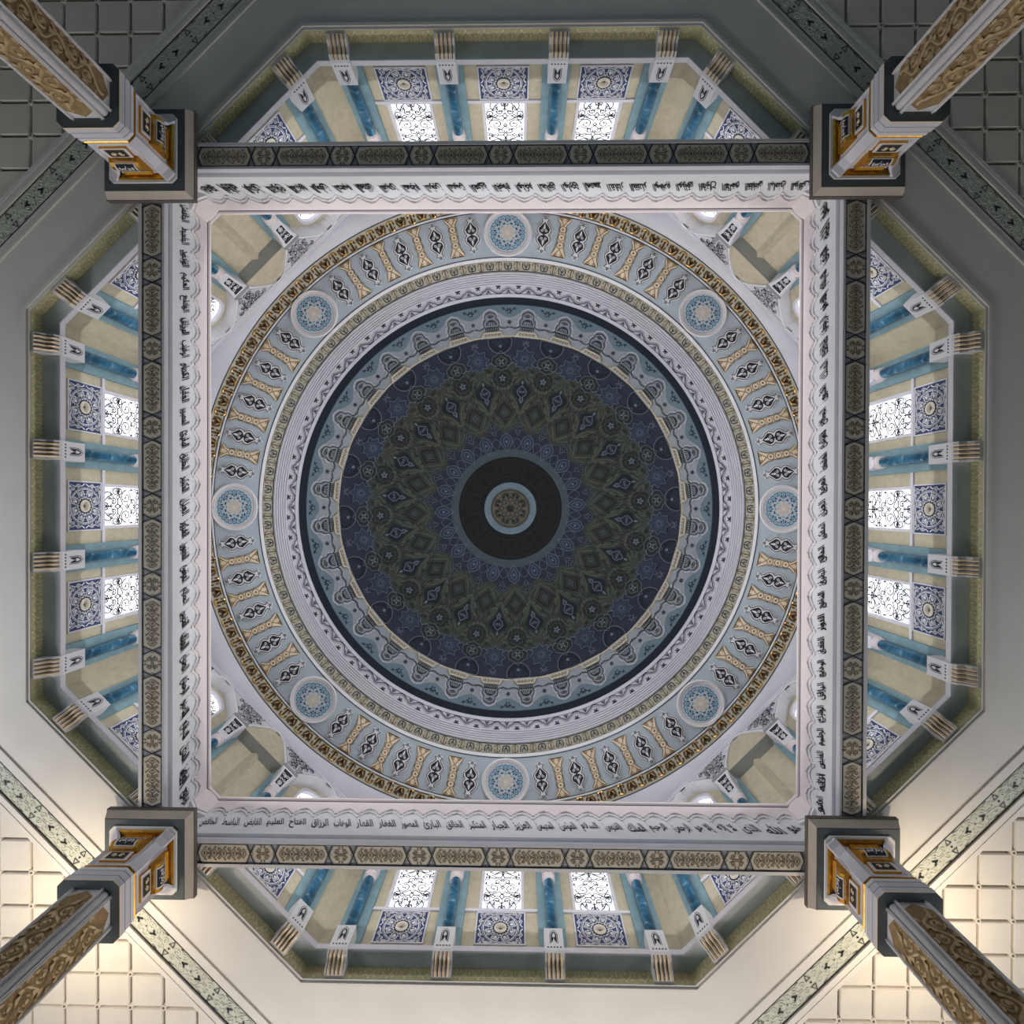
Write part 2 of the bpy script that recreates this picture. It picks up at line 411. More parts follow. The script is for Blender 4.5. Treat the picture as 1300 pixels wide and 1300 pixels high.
def tracery():
    mo = []; w = .030
    b = []
    z0, z1 = -1.16, 1.16
    def s(*a): b.append(S(spiral(*a), w, 'ink', 0, w*.7))
    for zz, sg in ((-.95, 1), (-.35, -1), (.35, 1), (.80, -1)):
        s(.25, zz, .19, pi if sg > 0 else 0, 1.25, sg); s(.38, zz+.24*sg, .10, 0, 1.2, -sg)
        b.append(Pg(leaf(.25, zz, .09, .04, 2.2*sg), 'ink', 0))
        b.append(Pg(leaf(.43, zz-.14*sg, .10, .045, -1.2*sg), 'ink', 0))
        b.append(S([(0, zz-.24), (.06, zz-.12), (.22, zz-.2), (.34, zz-.26), (.47, zz-.22)], w, 'ink'))
    for x, zz, r, a, sg in ((.13, -.78, .09, 0, 1), (.12, -.12, .10, pi, -1), (.13, .50, .09, 0, 1), (.14, 1.0, .08, pi, 1), (.42, -.62, .07, 1, -1), (.42, .02, .07, 2, 1), (.42, .62, .07, 1, -1), (.40, 1.05, .07, 0, 1), (.40, -1.08, .07, 2, 1)):
        s(x, zz, r, a, 1.2, sg); b.append(Pg(leaf(x+.05, zz-.1, .08, .04, 1.2), 'ink', 0))
    for zz in (-.9, -.3, .2, .7):
        b.append(S([(0, zz), (.10, zz+.12), (.27, zz+.10), (.38, zz+.02), (.49, zz+.12)], w*.8, 'ink'))
    for zz in (-.64, .03, .62):
        b.append(S([(0, zz+.1), (.06, zz), (0, zz-.1)], w, 'ink')); b.append(S([(.06, zz), (.18, zz), (.24, zz+.05), (.30, zz), (.24, zz-.05), (.18, zz)], w, 'ink'))
        b.append(S([(.30, zz), (.48, zz+.02)], w, 'ink'))
    b.append(S([(.0, -1.02), (.12, -1.08), (.24, -.98), (.33, -.80)], w, 'navy'))
    mo = mirx(b)
    mo.append(S([(0, z0), (0, -.8)], w, 'ink')); mo.append(S([(0, .1), (0, .5)], w, 'ink')); mo.append(S([(0, .75), (0, 1.1)], w, 'ink'))
    for zz in (-.98, -.32, .3, .85):
        mo.append(S(star(0, zz, .07, .03, 4), w, 'ink', closed=True))
    return mo
TR = tracery()
def panel_orn(hw, hh):
    """white scrollwork on a blue ground around a shell rosette"""
    mo = []; m = 'white'
    q = []
    k = []
    k.append(S([(.0, .19), (.07, .24), (.075, .30), (.0, .37), (-.075, .30), (-.07, .24), (0, .19)], .022, m, .008))
    k.append(Pg(leaf(0, .24, .09, .05, pi/2), m, .008))
    mo += [p for i in range(8) for p in move(k, 0, 0, pi/4*i+pi/8)]
    k2 = mirx([S(spiral(.07, .33, .055, -pi/2, 1.1, 1, 8), .023, m, .008), S([(0, .18), (.03, .26), (.02, .3)], .023, m, .008)])
    mo += [p for i in range(8) for p in move(k2, 0, 0, pi/4*i)]
    mo.append(S(circle(0, 0, .415, 28), .023, m, .008, closed=True))
    c = []
    for (x, y, a) in ((.42, .33, .3), (.50, .18, 1.2), (.33, .41, -.3), (.49, .40, .8)):
        c.append(S(spiral(x, y, .065, a, 1.1, 1, 8), .023, m, .008, .01)); c.append(Pg(leaf(x, y, .10, .045, a+1.5), m, .008))
    c.append(S([(.54, .02), (.48, .10), (.53, .2), (.46, .28), (.5, .36), (.40, .38), (.30, .43), (.18, .41)], .028, m, .008))
    mo += miry(mirx(c))
    mo += [p for i in range(16) for p in move([Pg(leaf(0, .385, .07, .035, pi/2+.5), m, .008), Pg(leaf(0, .20, .06, .03, pi/2), m, .008)], 0, 0, pi/8*i+.2)]
    mo += [S(circle(0, 0, .45, 28), .010, m, .008, closed=True)]
    mo += [S(circle(0, 0, .165, 20), .022, 'ink', .012, closed=True), Pg(circle(0, 0, .155, 20), 'soffit_p', .010)]
    for i in range(9):
        a = pi/2+(i-4)*.36
        mo.append(S([(.0, -.06), (.12*cos(a), .12*sin(a)-.01)], .010, 'bronze', .014))
    return xf(mo, lambda x, y: (x*hw/.575, y*hh/.455))

# shared meshes for the repeats of the drum
def window_unit():
    """built around x = 0 at the wall face; local y points outwards"""
    w = struct('window_1')
    mb = MB(); top = wintop()
    out = [(-WIN_H, WIN_Z0), (WIN_H, WIN_Z0)]+list(reversed(top))
    mb.face([(x, WALL+.09, z) for x, z in out], 'glass'); mb.build('pane', w)
    mb = MB()
    zc = (WIN_Z0+WIN_Z1)/2
    emit(mb, TR, lambda u, v, h: (max(-.49, min(.49, u)), WALL+.075-h, zc+v*1.02)); mb.build('tracery', w, stuff=True)
    mb = MB(); loop = out
    n = len(loop)
    def offs(d):
        res = []
        for i in range(n):
            x, z = loop[i]; dz = -d if z < WIN_Z0+.01 else 0
            if z < WIN_Z0+.01 or abs(abs(x)-WIN_H) < 1e-6: res.append((x+(d if x > 0 else -d), z+dz))
            else: res.append((x*(1+d/WIN_H), z+d))
        return res
    o2 = offs(.075)
    mb.grid([[(x, WALL+.10, z) for x, z in loop], [(x, WALL-.03, z) for x, z in loop], [(x, WALL-.03, z) for x, z in o2], [(x, WALL+.02, z) for x, z in o2]], 'lilac', closed=True)
    mb.build('window_frame', w)
    return w
def arabesque_unit():
    t = thing('arabesque_panel', '', 'panel', group='blue arabesque panels under the drum windows')
    mb = MB(); hw, hh = .575, .455; zc = 12.36
    mb.box(-hw, hw, WALL-.02, WALL+.01, zc-hh, zc+hh, 'navy'); mb.build('panel_ground', t)
    mb = MB()
    for a, b, c, d in ((-hw-.03, -hw, -hh-.03, hh+.03), (hw, hw+.03, -hh-.03, hh+.03), (-hw, hw, -hh-.03, -hh), (-hw, hw, hh, hh+.03)):
        mb.box(a, b, WALL-.035, WALL+.01, zc+c, zc+d, 'lilac')
    mb.build('panel_border', t)
    sheet(panel_orn(hw, hh), lambda u, v, h: (u, WALL-.02-h, zc+v), 'scrollwork', t)
    return t
def column_unit():
    """a blue marble wall column on its gilded console; local origin on the drum axis, x along the wall, y outwards"""
    t = thing('wall_column', '', 'column', group='blue marble wall columns of the drum')
    mb = MB(); mb.box(-.32, .32, WALL-.10, WALL+.01, 11.40, ZSP, 'teal'); mb.build('pilaster', t)
    prof = [(10.23, 10.985), (10.15, 10.99), (10.07, 11.03), (10.0, 11.12), (9.93, 11.15), (9.86, 11.16), (9.81, 11.24), (9.79, 11.29), (9.79, 11.88), (10.2, 11.88)]
    mb = MB(); hw = .215
    mb.prism([(-hw, y, z) for y, z in prof], [(hw, y, z) for y, z in prof], 'white'); cons = mb.build('console', t)
    mb = MB()
    low = [(y, z) for y, z in prof[1:7]]
    for k in range(4):
        x = -.135+k*.09
        mb.grid([[(x-.036, y-.004, z-.006) for y, z in low], [(x-.020, y-.004, z-.006) for y, z in low]], 'ink')
        mb.grid([[(x-.020, y-.004, z-.006) for y, z in low], [(x+.004, y-.02, z-.035) for y, z in low], [(x+.036, y-.004, z-.006) for y, z in low]], 'cream_gold')
    mb.build('gilded_ribs', cons, stuff=True)
    mo = []
    for k in range(5): mo.append(Pg(circle(-.14+k*.07, 11.365, .020, 8), 'ink', .004))
    mo.append(S([(-.085, 11.46), (-.085, 11.70), (-.06, 11.77), (0, 11.83), (.06, 11.77), (.085, 11.70), (.085, 11.46)], .014, 'line', .004))
    mo.append(Pg([(-.065, 11.47), (-.065, 11.69), (-.04, 11.75), (0, 11.79), (.04, 11.75), (.065, 11.69), (.065, 11.47), (.03, 11.52), (0, 11.60), (-.03, 11.52)], 'ink', .004))
    mo += [Pg(leaf(0, 11.60, .15, .07, pi/2), 'white', .008), S([(-.04, 11.64), (0, 11.62), (.04, 11.64)], .02, 'azure', .008)]
    sheet(mo, lambda u, v, h: (u, 9.79-h, v), 'arch_motif', cons, False)
    def ring(mb, r0, r1, z0, z1, m, n=16, yc=9.99):
        mb.grid([[(r*cos(2*pi*k/n), yc+r*sin(2*pi*k/n), z) for k in range(n)] for r, z in ((r0, z0), (r1, z1))], m, closed=True)
    mb = MB(); ring(mb, .135, .125, 11.86, 13.66, 'blue'); mb.build('shaft', t, smooth=True)
    mb = MB()
    for r0, r1, z0, z1 in ((.125, .17, 13.62, 13.65), (.17, .17, 13.65, 13.69), (.17, .14, 13.69, 13.71), (.14, .18, 13.71, 13.74), (.18, .18, 13.74, 13.79), (.18, .15, 13.79, 13.82)): ring(mb, r0, r1, z0, z1, 'pinkish')
    mb.build('collar', t)
    mb = MB(); yc = 9.98
    rows = []
    for r, z in ((.15, 13.80), (.17, 13.95), (.18, 14.25), (.215, 14.45), (.265, 14.58)):
        rows.append([(-r, yc-r, z), (r, yc-r, z), (r, yc+r, z), (-r, yc+r, z)])
    mb.grid(rows, 'lilac', closed=True); mb.face(rows[0], 'lilac'); cap = mb.build('capital', t)
    mb = MB(); mb.box(-.275, .275, yc-.275, yc+.275, 14.58, 14.69, 'grey'); mb.build('abacus', t)
    def cf(u, v, h):
        zz = 13.92+v
        rr = .17 if zz < 13.95 else (.17+(zz-13.95)/.3*.01 if zz < 14.25 else (.18+(zz-14.25)/.2*.035 if zz < 14.45 else .215+(zz-14.45)/.13*.05))
        return (u*rr/.17, yc-rr-.004-h, zz)
    mo = [Pg([(-.118, z0), (.118, z0), (.118, z1), (-.118, z1)], 'ink', 0) for z0, z1 in zip((.04, .12, .2, .33, .40, .46, .53, .58), (.12, .2, .33, .40, .46, .53, .58, .62))]
    mo += [ S([(-.12, .03), (.12, .03)], .026, 'white', .004), S([(-.12, .63), (.12, .63)], .03, 'white', .004)]
    for sx in (-1, 1): mo.append(S([(sx*.12, z) for z in (.03, .12, .2, .33, .40, .46, .53, .58, .63)], .026, 'white', .004))
    mo += mirx([S(spiral(.06, .47, .06, 0, 1.2, 1, 9), .02, 'white', .008), S(spiral(.055, .30, .055, pi, 1.2, -1, 9), .02, 'white', .008), S([(0, .05), (.06, .14), (.02, .24)], .022, 'white', .008)])
    mo += [Pg(leaf(0, .38, .12, .06, pi/2), 'sky', .018), Pg(leaf(0, .08, .14, .07, pi/2), 'sky', .010)]
    sheet(mo, cf, 'leaf_motif', cap, False)
    return t
WINU, PANU, COLU = None, None, None
win_n = 0
def place(unit, first, x, W_off, ang, label=None, name=None):
    """puts a drum unit whose meshes are built at x = 0 to offset x along the side at angle ang"""
    r = ang-pi/2; loc = (*rot(r, x, 0), 0)
    if first: unit.location = loc; unit.rotation_euler = (0, 0, r); o = unit
    else: o = dup(unit, loc, r)
    if label: o['label'] = label
    if name: o.name = name
    return o

DRUM = {}
for side, deg in SIDES.items():
    ang = deg*pi/180; kind = 'axis' if deg % 90 == 0 else 'diag'; cx = BAYS[kind]
    if kind not in DRUM:
        hw = WALL*T8; ha = ARC*T8
        wall = struct('wall_'+side, rz=ang-pi/2)
        bays = [(cx[0]+cx[1])/2, (cx[1]+cx[2])/2, (cx[2]+cx[3])/2]
        wins = bays if kind == 'axis' else [bays[0], bays[2]]
        # back wall with window openings
        mb = MB(); zb, zt = 11.30, ZTOP+.3
        def quad(x0, x1, z0, z1, m='beige', y=WALL): mb.face([(x0, y, z0), (x1, y, z0), (x1, y, z1), (x0, y, z1)], m)
        edges = [-hw]+[e for b in wins for e in (b-WIN_H, b+WIN_H)]+[hw]
        for i in range(0, len(edges), 2): quad(edges[i], edges[i+1], zb, zt)
        for b in wins:
            quad(b-WIN_H, b+WIN_H, zb, WIN_Z0); tp = wintop()
            for (xa, za), (xb, zb_) in zip(tp, tp[1:]): mb.face([(b+xa, WALL, za), (b+xb, WALL, zb_), (b+xb, WALL, zt), (b+xa, WALL, zt)], 'beige')
        mb.build('back_wall', wall)
        # frieze, ledge
        mb = MB(); f0 = 10.21*T8
        mb.face([(-f0, 10.21, ZC-.01), (f0, 10.21, ZC-.01), (f0, 10.21, 11.27), (-f0, 10.21, 11.27)], 'olive')
        fr = mb.build('frieze', wall)
        sheet(frieze_motif(f0-.1), lambda u, v, h: (u, 10.205-h, 11.13+v), 'frieze_scroll', wall)
        mb = MB(); a, b = 9.85, WALL+.01
        mb.grid([[(-b*T8, b, 11.27), (b*T8, b, 11.27)], [(-a*T8, a, 11.27), (a*T8, a, 11.27)]], 'ledge')
        a2 = 9.83
        mb.grid([[(-a*T8, a, 11.27), (a*T8, a, 11.27)], [(-a2*T8, a2, 11.28), (a2*T8, a2, 11.28)], [(-a2*T8, a2, 11.41), (a2*T8, a2, 11.41)], [(-b*T8, b, 11.41), (b*T8, b, 11.41)]], 'lilac')
        mb.build('ledge', wall)
        # sill strips between the pilasters
        for b in wins:
            i = min(range(3), key=lambda k: abs(bays[k]-b))
            mb = MB(); mb.box(cx[i]+.32, cx[i+1]-.32, WALL-.05, WALL+.01, 12.845, 12.93, 'lilac'); mb.build('sill_strip', wall)
        # arcade: spandrels over half-octagonal arches
        A = []
        def low(x):
            for (xa, za), (xb, zb_) in zip(A, A[1:]):
                if xa <= x <= xb: return za+(zb_-za)*(x-xa)/max(1e-6, xb-xa)
            return ZSP
        A = [(-ha, ZSP)]
        for i in range(3):
            half = (cx[i+1]-cx[i])/2-.245; bc = bays[i]
            A += [(bc+x, z) for x, z in archpts(half, ZSP, .86)]
        A += [(ha, ZSP)]
        # thin verticals at springing
        mb = MB(); fx = lambda x, y, z: (x, y, z)
        for (xa, za), (xb, zb_) in zip(A, A[1:]):
            if xb-xa < 1e-6: continue
            mb.face([(xa, ARC, za), (xb, ARC, zb_), (xb, ARC, ZTOP), (xa, ARC, ZTOP)], 'lilac')
            ya, yb = (WALL, WALL)
            mb.face([(xa, ARC, za), (xb, ARC, zb_), (xb, yb, zb_), (xa, ya, za)], 'white')
        mb.build('arcade', wall)
        mb = MB()
        for i in range(3):
            half = (cx[i+1]-cx[i])/2-.245; ap = [(bays[i]+x, z) for x, z in archpts(half, ZSP, .86)]
            o1 = [(bays[i]+x, z) for x, z in archpts(half+.07, ZSP, .90)]; o2 = [(bays[i]+x, z) for x, z in archpts(half+.13, ZSP, .935)]
            mb.grid([[(x, ARC, z) for x, z in ap], [(x, ARC-.04, z) for x, z in ap], [(x, ARC-.04, z) for x, z in o1]], 'white')
            mb.grid([[(x, ARC-.04, z) for x, z in o1], [(x, ARC-.015, z) for x, z in o1], [(x, ARC-.015, z) for x, z in o2], [(x, ARC, z) for x, z in o2]], 'grey')
        mb.build('arch_moulding', wall)
        A2 = [(x, z+.15) for x, z in A]
        Aold = A
        def low2(x):
            best = ZSP
            for (xa, za), (xb, zb_) in zip(Aold, Aold[1:]):
                if xa-1e-6 <= x <= xb+1e-6: best = max(best, za+(zb_-za)*(x-xa)/max(1e-6, xb-xa))
            return best+.10
        mo = []
        for c in cx: mo += spandrel_motif(c-.72, c+.72, low2, ZTOP-.02)
        sheet(mo, lambda u, v, h: (u, ARC-.002-h, v), 'spandrel_scroll', wall)
        if kind == 'diag':
            # blind middle bay: lunette over a stone lintel, and a three-sided rib on the back wall
            half = (cx[2]-cx[1])/2-.20
            mb = MB(); ap = archpts(half, ZSP, .86)
            mb.face([(x, ARC+.03, z) for x, z in ap], 'beige'); mb.build('lunette', wall)
            mb = MB(); mb.face([(-half-.05, ARC, ZSP-.01), (half+.05, ARC, ZSP-.01), (half+.05, WALL, ZSP-.01), (.14, WALL, ZSP-.01), (0, WALL-.12, ZSP-.01), (-.14, WALL, ZSP-.01), (-half-.05, WALL, ZSP-.01)], 'lintel')
            mb.build('lintel_soffit', wall)
            mb = MB(); mb.grid([[(-.14, WALL, 11.4), (0, WALL-.12, 11.4), (.14, WALL, 11.4)], [(-.14, WALL, ZSP), (0, WALL-.12, ZSP), (.14, WALL, ZSP)]], 'beige')
            mb.build('wall_rib', wall)
        # cornice under the ring
        mb = MB(); pr = [(ARC+.02, ZTOP-.09), (ARC-.03, ZTOP-.09), (ARC-.03, ZTOP-.05), (ARC-.07, ZTOP-.03), (ARC-.07, ZTOP+.02)]
        mb.grid([[(-w*T8, w, z), (w*T8, w, z)] for w, z in pr], 'lilac'); mb.build('cornice', wall)
        DRUM[kind] = (wall, wins, bays)
    else:
        w0, wins, bays = DRUM[kind]
        wall = dup(w0, (0, 0, 0), ang-pi/2); wall.name = 'wall_'+side
    ph = PHOTO[side]
    for i, b in enumerate(wins):
        win_n += 1
        first = WINU is None
        if first: WINU = window_unit()
        place(WINU, first, b, 0, ang, name='window_%d' % win_n)
        f2 = PANU is None
        if f2: PANU = arabesque_unit()
        # rank along the side as it is seen in the photograph
        if kind == 'axis':
            rk = ['first', 'middle', 'third'][i]
            lab = {'south': ['left', 'middle', 'right'], 'north': ['right', 'middle', 'left'], 'west': ['bottom', 'middle', 'top'], 'east': ['top', 'middle', 'bottom']}
            # local +x runs clockwise-from-south in plan
            pos = lab[side][len(wins)-1-i] if False else None
            px, py = rot(ang-pi/2, b, WALL)
            if side in ('south', 'north'): pos = 'left' if px < -1 else ('right' if px > 1 else 'middle')
            else: pos = 'top' if py < -1 else ('bottom' if py > 1 else 'middle')
            pl = 'blue and white arabesque panel, %s of the three along the %s wall' % (pos, ph)
        else:
            px, py = rot(ang-pi/2, b, WALL)
            pl = 'blue and white arabesque panel on the %s diagonal wall, nearer the %s wall' % (ph, ('upper' if py < 0 else 'lower') if abs(py) > abs(px) else ('left' if px < 0 else 'right'))
        place(PANU, f2, b, 0, ang, pl)
    for i, c in enumerate(cx):
        f3 = COLU is None
        if f3: COLU = column_unit()
        px, py = rot(ang-pi/2, c, WALL)
        if kind == 'axis':
            order = sorted(range(4), key=lambda k: rot(ang-pi/2, cx[k], WALL)[0 if side in ('south', 'north') else 1]).index(i)
            wd = ['first', 'second', 'third', 'fourth'][order]
            pl = 'blue marble column on gilded console, %s from the %s on the %s wall' % (wd, 'left' if side in ('south', 'north') else 'top', ph)
        else:
            near = ('upper' if py < 0 else 'lower') if abs(py) > abs(px) else ('left' if px < 0 else 'right')
            pl = 'blue marble column on the %s diagonal wall, %s nearer the %s wall' % (ph, 'inner one' if abs(c) < 2 else 'outer one', near)
        place(COLU, f3, c, 0, ang, pl)

# ------------------------------------------------------------------ ring, vault and dome: surfaces of revolution under the pixel-radius parameter
SEG = [(397, 15.85), (378, 16.60), (315, 17.0), (300, 17.5), (283, 18.0), (272, 18.2), (258, 18.9)]
SEG = [(rp, rp*z/F_PX, z) for rp, z in SEG]
DZ0, DR, DH = 18.9, 258*18.9/F_PX, 4.6
def surf(rp):
    """radius, height and facing normal (radial, z) of the lining at parameter rp"""
    if rp >= 258:
        for (a, R0, z0), (b, R1, z1) in zip(SEG, SEG[1:]):
            if rp >= b or b == 258:
                dR, dz = R1-R0, z1-z0
                s = (rp*z0-F_PX*R0)/(F_PX*dR-rp*dz)
                n = (-abs(dz), -abs(dR)); L = hypot(*n)
                return R0+s*dR, z0+s*dz, n[0]/L, n[1]/L
    A, B, C = F_PX*DR, rp*DH, rp*DZ0
    ph = math.acos(max(-1, min(1, C/hypot(A, B))))-atan2(B, A)
    ph = max(0, min(pi/2, ph))
    n = (-cos(ph)*DH, -sin(ph)*DR); L = hypot(*n)
    return DR*cos(ph), DZ0+DH*sin(ph), n[0]/L, n[1]/L
def sky(u, v, h=0):
    rp = hypot(u, v); th = atan2(v, u)
    R, z, nr, nz = surf(rp)
    R += nr*h; return (R*cos(th), R*sin(th), z+nz*h)
def revolve(rps, m, name, parent=None, n=192, h=0, smooth=True):
    mb = MB()
    mb.grid([[sky(rp*cos(2*pi*k/n), rp*sin(2*pi*k/n), h) for k in range(n)] for rp in rps], m, closed=True)
    return mb.build(name, parent, smooth=smooth)
def lines(rps, m, name, parent, w=1.0, h=.012):
    mb = MB(); n = 192
    for rp in rps:
        mb.grid([[sky(q*cos(2*pi*k/n), q*sin(2*pi*k/n), hh) for k in range(n)] for q, hh in ((rp-w/2, 0), (rp-w/2, h), (rp+w/2, h), (rp+w/2, 0))], m, closed=True)
    return mb.build(name, parent)
def polar(mo, n, rp, off=0.0):
    """motif with +y pointing outwards, set n times round at parameter rp, wrapped round the axis"""
    out = []
    for i in range(n):
        a = 2*pi*i/n+off
        def f(x, y, a=a): 
            q = rp+y; t = a+x/rp
            return (q*cos(t), q*sin(t))
        out += xf(mo, f)
    return out
D = pi/180
# octagon-to-circle soffit
ring = struct('ceiling_ring')
mb = MB(); n = 192; rows = [[], [], []]
for k in range(n):
    a = 2*pi*k/n; b = (a+pi/8) % (pi/4)-pi/8; ro = (ARC-.06)/cos(b)
    R = SEG[0][1]
    rows[0].append((ro*cos(a), ro*sin(a), ZTOP)); rows[1].append(((ro*.4+R*.6)*cos(a), (ro*.4+R*.6)*sin(a), ZTOP+.05)); rows[2].append((R*cos(a), R*sin(a), SEG[0][2]))
mb.grid(rows, 'lilac', closed=True); mb.build('ring_soffit', ring, smooth=True)
# gilded outer frieze
fz = struct('trim_1', label='outer frieze of gilded tulip letters around the vault')
revolve([397, 387, 378], 'friezeg', 'frieze_ground', fz)
tul = mirx([S([(0, -6), (0, 3)], 1.3, 'gilt', .02, ridge=.03), S([(0, -5), (4, -4.5), (5.5, 0), (5, 5)], 1.7, 'gilt', .02, ridge=.03), S([(2.0, 6), (3, 2), (0.3, -2)], 1.2, 'gilt', .02, ridge=.03)])
bel = mirx([S([(0, -6.5), (0, 6)], 1.4, 'gilt', .02, ridge=.03), S([(0, 6), (3.5, 5), (4.5, 1)], 1.4, 'gilt', .02, ridge=.03), S([(0.5, -6.5), (3.4, -5.5), (3.8, -2)], 1.1, 'gilt', .02, ridge=.03)])
und = lambda m: [(p[0], p[1], p[2]+1.1, p[3]+1.1, 'bronze', .012, p[6], 0) for p in m]
mo = polar(und(tul), 88, 387.3)+polar(und(bel), 88, 387.3, pi/88)+polar(tul, 88, 387.3)+polar(bel, 88, 387.3, pi/88)
sheet(mo, sky, 'gilded_tulips', fz)
lines([396.6, 379.6], 'line', 'dark_line', fz, 1.0); lines([377.6], 'white', 'white_fillet', fz, 3.0, .04); lines([375.4], 'line', 'thin_line', fz, .9)
vault = struct('ceiling_vault'); 
revolve([378, 360, 340, 315], 'vault', 'vault_lining', vault)
lines([315.6], 'white', 'white_fillet', vault, 2.6, .04); lines([318, 313.4], 'line', 'thin_line', vault, .8)
tr = struct('trim_2', label='inner frieze of dark tulips on olive ground')
revolve([314.5, 307, 300], 'friezeg', 'frieze_ground', tr)
sc = .82
t2 = [p for p in move([(p[0], p[1], p[2], p[3], 'line', .01, p[6], 0) for p in tul], 0, 0, 0, sc)]
b2 = [p for p in move([(p[0], p[1], p[2], p[3], 'bronze', .01, p[6], 0) for p in bel], 0, 0, 0, sc)]
sheet(polar(t2, 84, 307)+polar(b2, 84, 307, pi/84), sky, 'dark_tulips', tr)
lines([300.5], 'line', 'dark_line', tr, 1.0); lines([299], 'white', 'white_fillet', tr, 1.6, .03)
flu = struct('trim_3', label='white fluted moulding ring below the scalloped collar')
mb = MB(); n = 192
rs = []
for i in range(6):
    a = 300-i*17/6; b = 300-(i+1)*17/6
    rs += [(a, 0), (a-.5, .06), (b+.9, .06), (b+.4, -.02)]
mb.grid([[sky(q*cos(2*pi*k/n), q*sin(2*pi*k/n), h) for k in range(n)] for q, h in rs], 'lilac', closed=True); mb.build('fluted_ring', flu)
sca = struct('trim_4', label='white collar ring with scalloped flowers')
revolve([284, 278, 272], 'lilac', 'collar_ground', sca)
w = 278*2*pi/68
k = mirx([S([(0, 1.5), (2, 1), (4, -1), (6, -1.2), (8.2, -3.2), (w/2, -4.6)], 1.0, 'line', .012), S([(0, 3.2), (2.6, 2.6), (4.6, .7), (6.6, .4), (9, -1.6), (w/2, -2.4)], .55, 'grey', .01)])
k = xf(k, lambda x, y: (x, y*1.15+.2))
fl = [Pg(circle(0, 0, 1.25, 8), 'ink', .012)]+rotn([Pg(leaf(0.9, 0, 2.1, 1.6, 0), 'line', .012)], 5, .3)
tri = mirx([S([(0, 2.6), (2.6, -2.6)], .8, 'line', .012), S([(0, .5), (1.1, -2.4)], .7, 'line', .012)])
mo = polar(k, 68, 277.5)+polar(move(fl, 0, 1.2, 0, 1.25), 68, 280.0, pi/68)+polar(tri, 68, 275.2)
mo += polar([Pg(circle(-1.6, 0, .6, 6), 'line', .012), Pg(circle(1.6, 0, .6, 6), 'line', .012)], 68, 283.2)
sheet(mo, lambda u, v, h=0: sky(u, v, h*3), 'scalloped_flowers', sca)
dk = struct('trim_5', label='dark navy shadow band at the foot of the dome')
mb = MB()
mb.grid([[sky(q*cos(2*pi*k/n), q*sin(2*pi*k/n), h) for k in range(n)] for q, h in ((272, .05), (271.5, .10), (270.5, .10), (270, 0))], 'lilac', closed=True)
mb.build('collar_lip', dk)
revolve([271, 264, 258], 'deep', 'painted_shade_band', dk)  # gallery wall in shadow: the shade is put into the navy colour

dome = struct('ceiling_dome', label='dark navy and olive patterned dome')
revolve([258-i*2 for i in range(21)]+[217], 'border', 'dome_border', dome)
# wave, little domed mosques and gilded bases on the border
N = 32; off = 5.6*D-pi/2
P32 = 2*pi*240/N
wave = []
top = [(P32*(i/16-.5), 9.5-8*(0.5+0.5*cos(2*pi*i/16))*1.0) for i in range(17)]
# pale halo round each mosque, blue wave beyond it
blue = [(x, 17.0) for x, y in reversed(top)]
wave.append(Pg([(x, 13-11*(0.5-0.5*cos(2*pi*(x/P32+.5)))*-1-11) for x, y in top]+blue, 'border_b', .004))
mosq = [Pg([(-16, -21.5), (16, -21.5), (11.5, -14), (-11.5, -14)], 'soffit_p', .02), S([(-16, -21.5), (-11.5, -14), (11.5, -14), (16, -21.5)], 1.0, 'cream_gold', .024)]
for i in range(-2, 3): mosq.append(S(spiral(i*4.6, -18, 2.2, 0, 1, 1, 8), .8, 'bronze', .026))
out = [(0, 11), (2.5, 10), (6, 8.2), (7.4, 5), (6.6, 2.2), (9.3, -.5), (10.3, -4), (9.3, -7), (12, -9.5), (17, -11), (20, -9.4), (23, -9.0)]
mosq += mirx([S(out, 1.1, 'line', .016), S([(x*1.16, y*1.1+2.2) for x, y in out[:9]], 1.6, 'lilac', .010)])
mosq += [Pg([(-9, -12.6), (9, -12.6), (9, -8.6), (-9, -8.6)], 'dink', .012)]
for i in range(-3, 4): mosq.append(S([(i*2.4, -11.8), (i*2.4, -9.4)], .9, 'border', .016))
mosq += [Pg(arc(0, -6.5, 7.2, 0, pi, 10), 'line', .012)]
for i in range(-2, 3): mosq.append(S([(i*2.6, -6.2), (i*1.6, -1.4)], .9, 'border', .016))
mosq += [Pg(leaf(-4.6, 4.6, 9.2, 4.4, 0), 'line', .012), S(leaf(-3.6, 4.6, 7.2, 2.8, 0), .6, 'border', .016, closed=True)]
flw = rotn([Pg(leaf(.6, 0, 4.2, 2.2, 0), 'line', .012)], 6)+mirx([S([(2, 0), (6, 2.6), (9, 1.5)], 1.0, 'line', .012), Pg(leaf(5, 2.5, 5, 2, .4), 'line', .012)])
fl3 = rotn([Pg(leaf(.3, 0, 2.8, 1.5, 0), 'line', .012)], 5)
mo = polar(wave, N, 240, off)+polar(mosq, N, 240, off)+polar(flw, N, 251.5, off+pi/N)+polar(fl3, N, 237, off+pi/N)
sky3 = lambda u, v, h=0: sky(u, v, h*3.5)
sheet(mo, sky3, 'mosque_border', dome)
lines([257.2], 'dlt', 'border_edge', dome, 1.6, .02); lines([218.4], 'cream_gold', 'gilt_line', dome, 1.4, .02)
revolve([218-i*3 for i in range(49)], 'dnavy', 'dome_shell', dome)
N = 20; a0 = 5.6*D-pi/2; b0 = a0+pi/N
